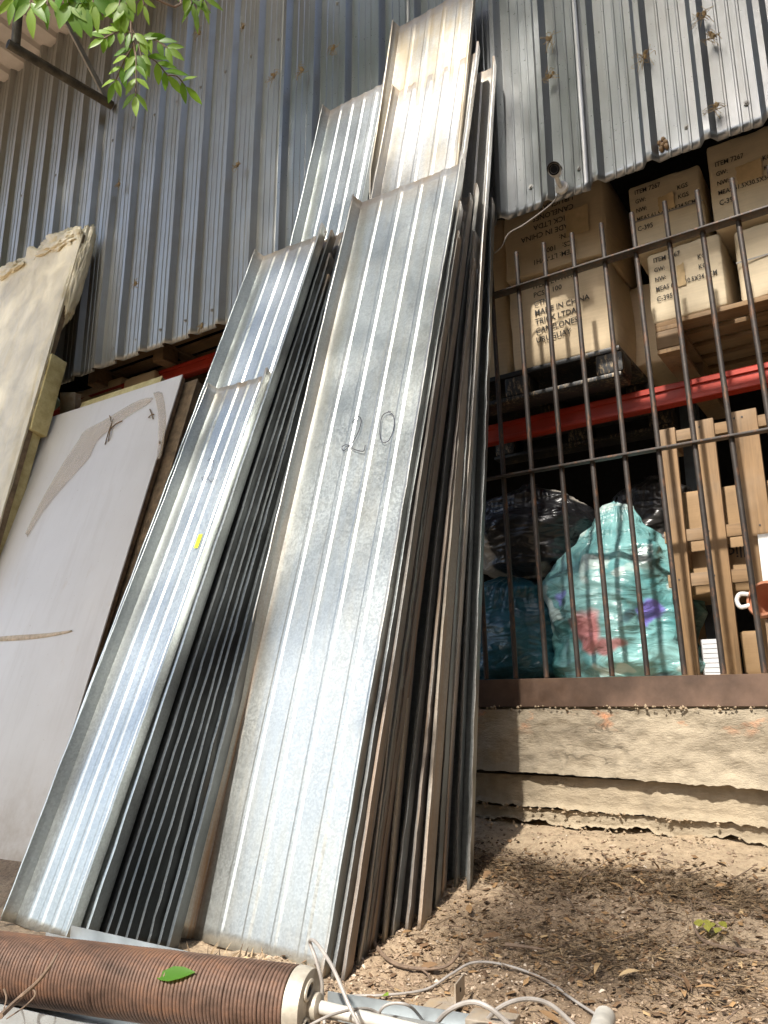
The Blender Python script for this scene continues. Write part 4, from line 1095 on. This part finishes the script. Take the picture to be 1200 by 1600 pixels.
# ---- tree: trunk behind the viewer on the left, crown high over the yard, hanging sprays in view
tree = empty('tree', (-4.6, -6.6, gz(-4.6, -6.6)), 'leafy tree whose hanging sprays of bright green leaflets show at the top left', 'tree')
tb = tree.location.copy(); TL_ = []
trunk = [tb+Vector((0, 0, -.2)), tb+Vector((.08, .05, 1.2)), tb+Vector((.2, .2, 2.6)), tb+Vector((.5, .4, 4.0)), tb+Vector((.8, .5, 6.2))]
mb = MB(); sp_ = spline(trunk, 8); mb.tube(sp_, [.19-.12*i/len(sp_) for i in range(len(sp_))], 14)
TL_.append(mb.build('trunk', M['twig']))
mb = MB(); limbs = []
rnd = random.Random(12)
fork = tb+Vector((.3, .25, 3.2))
ends = [Vector((-2.2, -3.6, 5.2)), Vector((-.6, -4.6, 5.8)), Vector((-6.4, -4.8, 6.0)), Vector((-3.4, -4.4, 8.0)), Vector((-1.8, -6.0, 7.6)), Vector((-5.6, -3.8, 8.2)), Vector((.5, -5.8, 7.2)), Vector((-4.4, -3.9, 6.6))]
for e in ends:
    m_ = (fork+e)/2+Vector((rnd.uniform(-.3, .3), rnd.uniform(-.3, .3), .5)); s = spline([fork, m_, e], 8); limbs.append(s)
    mb.tube(s, [.085*(1-.8*i/len(s)) for i in range(len(s))], 8)
TL_.append(mb.build('branch', M['twig']))
rnd = random.Random(77)
def in_view(p):
    v = p-CAMLOC; z = v.dot(_f)
    return z > .05 and abs(v.dot(_rt)/z) < .56 and abs(v.dot(_u)/z) < .72
def simple_leaf(lb, c, d, n, ln, wd, tone):
    d = d.normalized(); s_ = d.cross(n).normalized(); n = s_.cross(d)
    lb.add([c, c+d*ln*.35+s_*wd*.5+n*wd*.1, c+d*ln*.35-s_*wd*.5+n*wd*.1, c+d*ln*.75+s_*wd*.32-n*wd*.1, c+d*ln*.75-s_*wd*.32-n*wd*.1, c+d*ln-n*wd*.3],
           [(0, 2, 1), (1, 2, 4, 3), (3, 4, 5)]); lb.T += [tone]*6
def pix(q):
    v = q-CAMLOC; z = v.dot(_f)
    return (600+FPX*v.dot(_rt)/z, 800-FPX*v.dot(_u)/z) if z > .1 else (-999, -999)
def shade_at(c):
    """how leafy the crown is here: density shaped to put sun and shade on chosen spots"""
    q = c-SUNV*((c.y+.02)/SUNV.y)                 # where this part of the crown throws its shade on the wall
    qs = None
    if q.x < -1.15 and q.x > -3.1 and q.z < 3.4:    # leaning sheets stand in front
        k = (c.y-(-.30-.30*(2.4-c.z)))/(SUNV.y+(-.30)*SUNV.z*1.0) if abs(SUNV.y-.30*SUNV.z) > 1e-3 else 0
        qs = c-SUNV*k
        if qs.z < -.75: qs = None
    if qs is not None:
        px, py = pix(qs)
        if py > 620 and 300 < px < 660: return .05 if py > 740 else .35
        if px < 330 and py > 1000: return .40
        if py < 270 and px > 560: return .12
        return .42
    if q.x < -2.5 and q.z < 3.3: return .5 if (q.x < -4.2 and q.z > 1.2) else 1.6
    if q.z < -.43:
        g = c-SUNV*((c.z+.6)/SUNV.z); px, py = pix(g)
        if px < 620: return .55
        n_ = .5+1.1*nz(g.x*2.6+4, g.y*2.6)
        return max(.12, min(.9, (.22 if py > 1480 or px > 1100 else .55)+.6*(n_-.5)))
    px, py = pix(q)
    if q.z < 2.22: return (.10 if q.z > .1 else .10)+.25*nz(q.x*3, q.z*3)
    if q.x > -1.35: return 1.5 if nz(q.x*1.3, q.z*.8, 5.0) < .25 else 1.0
    n_ = nz(q.x*1.5+q.z*.6, q.z*.7-q.x*.4, 3.0)
    return 1.25 if n_ < .16 else (.85 if n_ < .30 else .55)
lb = LB(); tries = 0; made = 0
CLS = []
while len(CLS) < 2300:
    e = rnd.random()
    c = Vector((rnd.uniform(-7.2, 1.4), rnd.uniform(-6.6, -3.9), 0))
    # under this crown column the reachable heights: from low boughs to the top
    c.z = rnd.uniform(3.3, 11.0)
    q = c-SUNV*((c.y)/SUNV.y)
    if q.z > 5.6 or q.z < -2.2 or c.z < 3.2-.35*(c.y+3.9): continue
    tries += 1
    if rnd.random() > max(.02, shade_at(c))**1.4: continue
    CLS.append(c)
for c in CLS:
    r = rnd.uniform(.14, .30)
    for k in range(int(34*(r/.22))):
        p = c+Vector((rnd.gauss(0, r), rnd.gauss(0, r), rnd.gauss(0, r*.8)))
        if in_view(p) or rnd.random() > max(.02, shade_at(p))**.7: continue
        d = Vector((rnd.uniform(-1, 1), rnd.uniform(-1, 1), rnd.uniform(-1.2, .2))); n = Vector((rnd.uniform(-.6, .6), rnd.uniform(-.8, .3), 1))
        simple_leaf(lb, p, d, n, rnd.uniform(.10, .16), rnd.uniform(.045, .07), rnd.random()); made += 1
print('CROWN', made, tries)
TL_.append(lb.buildl('crown', M['leaf'], None, False))  # crown gaps and density shaped for the wanted dapple below
# hanging sprays
def spray(lb, mb, root, tip, n, ln, wd, rnd, facing):
    ln *= .80; wd *= .82
    root, tip = Vector(root), Vector(tip); sag = Vector((0, 0, -.02)); pts = spline([root, (root+tip)/2+sag*-.6, tip], 6)
    mb.tube(pts, [.0016]*len(pts), 5)
    d = (tip-root).normalized(); side = d.cross(facing).normalized()
    for k in range(n):
        t = (k+1)/(n+.3); p = pts[min(len(pts)-1, int(t*(len(pts)-1)))]
        for sgn in (-1, 1):
            dd = d*.55+side*sgn*.75+Vector((rnd.uniform(-.2, .2), rnd.uniform(-.2, .2), -.5+rnd.uniform(-.2, .2)))
            lb.leaf(p, dd, facing+Vector((rnd.uniform(-.6, .6), rnd.uniform(-.4, .4), rnd.uniform(-.3, .6))), ln*rnd.uniform(.75, 1.15), wd*rnd.uniform(.85, 1.1), rnd.random())
    lb.leaf(tip, d+Vector((0, 0, -.4)), facing, ln*1.05, wd, rnd.random())
lb = LB(); mb = MB(); rnd = random.Random(3); fc = -_f
D1 = 1.75
def pd(px, py, dd=0): return at_d(px, py, D1+dd)
top = Vector((-2.3, -3.2, 4.2))
stem = spline([top, pd(215, -150, .1), pd(212, -10), pd(205, 40), pd(210, 75), pd(216, 110)], 8)
mb.tube(stem, .0028, 6)
sprays = [((208, 52), (162, 60), 4, .052, .018), ((210, 70), (180, 128), 4, .058, .021), ((212, 80), (212, 150), 4, .058, .021), ((206, 45), (222, 95), 3, .052, .019),
          ((214, 60), (262, 75), 4, .055, .02), ((220, 85), (262, 118), 3, .06, .022), ((262, 118), (290, 135), 1, .062, .020)]
for a, b, n, ln, wd in sprays: spray(lb, mb, pd(*a), pd(*b, rnd.uniform(-.05, .05)), n, ln, wd, rnd, fc)
TL_.append(mb.build('hanging_twig', M['twig'])); TL_.append(lb.buildl('leaf_spray', M['leaf_near'])); lb = LB(); mb = MB()
stem2 = spline([top, pd(60, -160, .0), pd(50, -20, -.1)], 8); mb.tube(stem2, .0028, 6)
for a, b, n, ln, wd in [((45, -30), (48, 12), 3, .075, .026), ((30, -20), (22, 2), 2, .06, .02), ((75, -25), (74, 8), 1, .06, .016), ((110, -30), (128, 12), 3, .075, .036), ((95, -20), (110, 10), 2, .08, .036), ((140, -25), (146, 6), 2, .07, .026),
                        ((190, -30), (186, 12), 3, .055, .028), ((200, -20), (196, 20), 2, .05, .026), ((215, -20), (225, 8), 1, .05, .013), ((285, -30), (300, 6), 3, .06, .016), ((310, -25), (318, 0), 2, .06, .013), ((300, -25), (305, 14), 1, .06, .013)]:
    spray(lb, mb, pd(a[0], a[1], -.1), pd(b[0], b[1], -.1), n, ln, wd, rnd, fc)
    if a[0] in (75, 140, 200, 285): TL_.append(lb.buildl('leaf_spray', M['leaf_near'])); lb = LB()
TL_.append(mb.build('hanging_twig', M['twig'])); TL_.append(lb.buildl('leaf_spray', M['leaf_near']))
for o in TL_:
    o.parent = tree; o.matrix_parent_inverse = Matrix.Translation(-tree.location)

# ---- unseen leafy screen added behind and right of the viewer to darken reflections and skylight
hg = empty('leafy_light_blocker', (0, -9, gz(0, -9)), 'tall dense dark green leaf screen, unseen, added behind the viewer to block sky light', 'leafy_light_blocker')
lb = LB(); rnd = random.Random(31)
def blocker_run(x0, y0, x1, y1, h, n):
    for k in range(n):
        t = rnd.random(); p = Vector((x0+(x1-x0)*t+rnd.gauss(0, .35), y0+(y1-y0)*t+rnd.gauss(0, .35), 0)); p.z = gz(p.x, p.y)+h*rnd.random()*(1+.18*nz(t*9, h))
        simple_leaf(lb, p, Vector((rnd.uniform(-1, 1), rnd.uniform(-1, 1), rnd.uniform(-1, .5))), Vector((rnd.uniform(-1, 1), rnd.uniform(-1, 1), 1)), rnd.uniform(.24, .40), rnd.uniform(.14, .24), rnd.random())
blocker_run(-1.5, -9.6, 1.5, -9.6, 5.0, 1200); blocker_run(1.5, -9.6, 7.5, -9.6, 11.0, 5000); blocker_run(7.2, -9.6, 6.2, -.6, 13.0, 10000)
o = lb.buildl('foliage', M['leaf_dark'], None, False); o.parent = hg; o.matrix_parent_inverse = Matrix.Translation(-hg.location)
for k, (c, sz) in enumerate((((2.6, -9.9, 1.9), (8.2, .25, 5.4)), ((4.6, -9.95, 4.6), (5.4, .2, 10.4)), ((6.95, -5.2, 5.0), (.25, 9, 12)))):
    o = box_obj('blocker_core', c, sz, M['twig'], None, 0); o.parent = hg; o.matrix_parent_inverse = Matrix.Translation(-hg.location)  # solid cores that make the added screen opaque

# ================================================================== canopy roof and its brackets (top left)
ZR = 5.381
cn = empty('canopy', (-6.0, 0, ZR), 'white ribbed canopy roof jutting from the wall at the top left, seen from below', 'canopy')
def roof_sheet(x0, n, y0, y1):
    prof = []
    for k in range(n):
        b = x0+k*P; prof += [(b, 0), (b+.020, .035), (b+.085, .035), (b+.105, 0)]
    prof.append((x0+n*P, 0)); V = []; F = []; m = len(prof)
    for j in range(13):
        y = y0+(y1-y0)*j/12
        for x, z in prof: V.append((x, y, ZR+z+.003*nz(x*4, y*4)))
    for j in range(12):
        for i in range(m-1): a = j*m+i; F.append((a, a+1, a+m+1, a+m))
    o = mesh_obj('roof_sheet', V, F, M['roof'], None, True, 14); md = o.modifiers.new('t', 'SOLIDIFY'); md.thickness = .0015
    return o
L = [roof_sheet(X0-1.6, 25, -1.15, .05)]
pw = at_y(175, 165, -.02); pe = at_z(12, 68, pw.z-.0)
L.append(tube_obj('bracket_pipe', [pw, pe], .032, M['rust_pipe'], None, 18))
pin = (pe-pw).normalized()
L.append(tube_obj('pipe_mouth', [pe-pin*.01, pe+pin*.0012], .026, M['black'], None, 18))
L.append(tube_obj('post_pipe', [pe-pin*.05+Vector((0, 0, .02)), pe-pin*.05+Vector((-.05, -.02, 1.1))], .03, M['rust_pipe'], None, 16))
p0 = pw+Vector((.0, -.05, .03)); p1 = at_y(92, 10, -.55)
p1 = p0 + (p1-p0)*min(1.0, (ZR-.01-p0.z)/(p1.z-p0.z))
d = (p1-p0); rot = d.to_track_quat('Z', 'X').to_matrix()
bmx = bmesh.new(); add_box(bmx, (p0+p1)/2, (.045, .004, d.length), rot); add_box(bmx, (p0+p1)/2+rot @ Vector((.0225, .02, 0)), (.004, .045, d.length), rot)
L.append(bm_obj('brace_angle', bmx, M['grey_steel']))
for o in L:
    o.parent = cn; o.matrix_parent_inverse = Matrix.Translation(-cn.location)

# ================================================================== nests and straw caught on the wall
def tuft(px, py, s, label, seed, y=-.036, n=16):
    c = at_y(px, py, y); rnd = random.Random(seed); mb = MB()
    for k in range(n):
        a = rnd.uniform(0, 6.28); l = s*rnd.uniform(.4, 1.2); b = Vector((math.cos(a)*l, -rnd.uniform(.0, .02), math.sin(a)*l*1.1-.2*s))
        m_ = b*.5+Vector((rnd.gauss(0, .25*s), -.012, rnd.gauss(0, .25*s))); mb.tube(spline([Vector((rnd.gauss(0, .1*s), 0, rnd.gauss(0, .1*s))), m_, b], 5), [.0012]*11, 4)
    for k in range(3):
        q = Vector((rnd.gauss(0, .12*s), -.006, rnd.gauss(0, .15*s))); mb.tube([q, q+Vector((.006, -.004, .010)), q+Vector((.004, 0, .02))], [.004, .008, .002], 6)
    o = mb.build('straw_tuft', M['straw']); o.location = c; tag(o, label, 'straw tuft')
for i, (px, py, s, lab) in enumerate(((312, 54, .05, 'straw tuft on the ribbed wall just right of the hanging leaf spray'), (381, 44, .035, 'small straw tuft near the top edge, right of the topmost leaves'),
    (472, 112, .05, 'round straw tuft on the wall left of the tall back sheet of the left stack'), (428, 122, .055, 'straggly straw tuft beside the round one, a little left of it'),
    (522, 78, .045, 'straw tuft on the wall left of the tallest sheet'), (858, 62, .06, 'straw tuft with hanging wisps high above the security camera'),
    (1096, 28, .05, 'brown straw tuft in a groove near the top right'), (1112, 60, .04, 'wispy straw tuft right under the brown one near the top right'), (1008, 92, .05, 'straw tuft beside the dents in the right part of the wall'),
    (860, 120, .045, 'faint straw tuft between the high tuft and the security camera'), (187, 290, .04, 'brown straw tuft on the left wall below the bracket pipe'), (372, 260, .035, 'dark straw tuft in a groove right of the middle of the left wall'),
    (213, 445, .04, 'hanging straw tuft above the white panel'), (316, 512, .035, 'straw tuft near the ragged lower wall edge by the red beam'), (1118, 168, .045, 'straw tuft above the right carton with a ripped label'))):
    tuft(px, py, s, lab, 40+i)
c = at_y(1036, 229, -.005); mb = MB()
for (a, b) in ((0, 0), (.014, .008), (-.010, .014), (.006, .024), (.016, -.012), (-.006, -.016)):
    q = c+Vector((a, -.01, b)); mb.tube([q+Vector((0, .012, -.002)), q, q-Vector((0, .010, 0)), q-Vector((0, .013, 0))], [.006, .010, .008, .004], 10)
tag(mb.build('wasp_nest', M['mud']), 'cluster of small mud wasp cells on the wall above the cartons', 'nest')

# ================================================================== loose stuff on the ground
def scatter_chips(name, n, region, smin, smax, flat, mat, seed, dens=None, lift=.3):
    rnd = random.Random(seed); V = []; F = []; T = []
    while n > 0:
        x = rnd.uniform(region[0], region[1]); y = rnd.uniform(region[2], region[3])
        if dens and rnd.random() > dens(x, y): n -= .25; continue
        n -= 1
        s = smin+(smax-smin)*rnd.random()**2.2; z = gz(x, y)+.018*fbm(x*2.2, y*2.2, 0, 5)+.010*fbm(x*14, y*14, 3, 4)+s*lift
        z += .035*math.exp(-((y+.16)/.12)**2)*(0.6+.8*nz(x*3.1, 7))
        a = rnd.uniform(0, 6.28); e1 = Vector((math.cos(a), math.sin(a), rnd.uniform(-.5, .5))).normalized(); e2 = Vector((-math.sin(a), math.cos(a), rnd.uniform(-.5, .5))).normalized(); e3 = e1.cross(e2)
        sx, sy, sz = s*rnd.uniform(.7, 1.3), s*rnd.uniform(.5, 1.0), s*flat*rnd.uniform(.6, 1.2)
        c = Vector((x, y, z)); b = len(V)
        for q in (e1*sx+e2*sy*.2, e1*-sx*.9-e2*sy*.2, e2*sy+e1*sx*.3, e2*-sy-e1*sx*.2, e3*sz, e3*-sz): V.append(c+q)
        for f in ((0, 2, 4), (2, 1, 4), (1, 3, 4), (3, 0, 4), (2, 0, 5), (1, 2, 5), (3, 1, 5), (0, 3, 5)): F.append(tuple(i+b for i in f))
        T += [min(1, max(0, rnd.gauss(.5, .22)))]*6
    o = mesh_obj(name, V, F, mat); set_tone(o, T); tag(o, kind='stuff'); return o
def mulch(x, y):
    # dark litter bands under the footing and a dry grass patch further out
    return max(math.exp(-((y+.40+.05*nz(x*3))/.11)**2), .9*math.exp(-(((x+.75)/.42)**2+((y+.78)/.15)**2)), .35*max(0, nz(x*4, y*4, 2)))
scatter_chips('gravel', 20000, (-1.75, .45, -1.75, -.07), .002, .010, .6, M['gravel'], 1, lambda x, y: min(1, .25+max(0, -(y+.25))*1.1)*(1-.6*mulch(x, y)))
scatter_chips('leaf_litter', 11000, (-1.75, .45, -1.75, -.2), .004, .015, .12, M['litter'], 2, lambda x, y: .12+mulch(x, y), .6)
def dry_grass():
    rnd = random.Random(6); V = []; F = []; T = []; n = 6500
    while n > 0:
        x = rnd.uniform(-1.7, .4); y = rnd.uniform(-1.5, -.25)
        if rnd.random() > mulch(x, y)**1.3+.02: continue
        n -= 1
        a = rnd.gauss(.3, .9); l = rnd.uniform(.02, .085); d = Vector((math.cos(a), math.sin(a), rnd.uniform(-.1, .35))).normalized(); s = Vector((-math.sin(a), math.cos(a), .3))*rnd.uniform(.0007, .0017)
        c = Vector((x, y, gz(x, y)+.018*fbm(x*2.2, y*2.2, 0, 5)+rnd.uniform(.004, .022))); b = len(V); cur = Vector((rnd.gauss(0, .01), rnd.gauss(0, .01), -.006))
        for t in (0, .5, 1):
            p = c+d*l*t+cur*4*t*(1-t); V += [p+s*(1-.7*t), p-s*(1-.7*t)]
        F += [(b, b+2, b+3, b+1), (b+2, b+4, b+5, b+3)]; T += [min(1, max(0, rnd.gauss(.45, .25)))]*6
    o = mesh_obj('dry_grass', V, F, M['drygrass']); set_tone(o, T); tag(o, kind='stuff')
dry_grass()
# dead weeds at the foot of the front sheet
lb = LB(); rnd = random.Random(9)
for k in range(46):
    q = ga(rnd.uniform(300, 420), rnd.uniform(1500, 1520), .0); lb.leaf(q, Vector((rnd.uniform(-1, 1), rnd.uniform(-.8, .2), rnd.uniform(.2, 1.2))), Vector((0, -1, .3)), rnd.uniform(.02, .055), rnd.uniform(.003, .008), rnd.random(), .6)
tag(lb.buildl('dead_weeds', M['drygrass']), kind='stuff')
# whole dead leaves blown over the soil
lb = LB(); rnd = random.Random(15)
for k in range(170):
    x = rnd.uniform(-1.45, .3); y = rnd.uniform(-1.6, -.2)
    if rnd.random() > .20+mulch(x, y): continue
    p = Vector((x, y, gz(x, y)+.022+.018*fbm(x*2.2, y*2.2, 0, 5))); lb.leaf(p, Vector((rnd.uniform(-1, 1), rnd.uniform(-1, 1), rnd.uniform(-.1, .35))), Vector((rnd.uniform(-.6, .6), rnd.uniform(-.6, .3), 1)), rnd.uniform(.025, .06), rnd.uniform(.010, .024), min(1, max(0, rnd.gauss(.6, .25))), rnd.uniform(.1, .7))
tag(lb.buildl('dead_leaves', M['litter']), kind='stuff')
mb = MB()
for k in range(90):
    x = rnd.uniform(-1.4, .3); y = rnd.uniform(-1.5, -.2); a = rnd.uniform(0, 6.28); l = rnd.uniform(.04, .16); z = gz(x, y)+.020+.018*fbm(x*2.2, y*2.2, 0, 5)
    q = Vector((x, y, z)); d = Vector((math.cos(a)*l, math.sin(a)*l, .245*math.sin(a)*l+rnd.uniform(0, .012)))
    mb.tube(spline([q, q+d*.5+Vector((rnd.gauss(0, .008), rnd.gauss(0, .008), .004)), q+d], 4), [.0020, .0019, .0018, .0017, .0015, .0013, .0011, .0009, .0007], 5)
tag(mb.build('fine_twigs', M['twig']), kind='stuff')
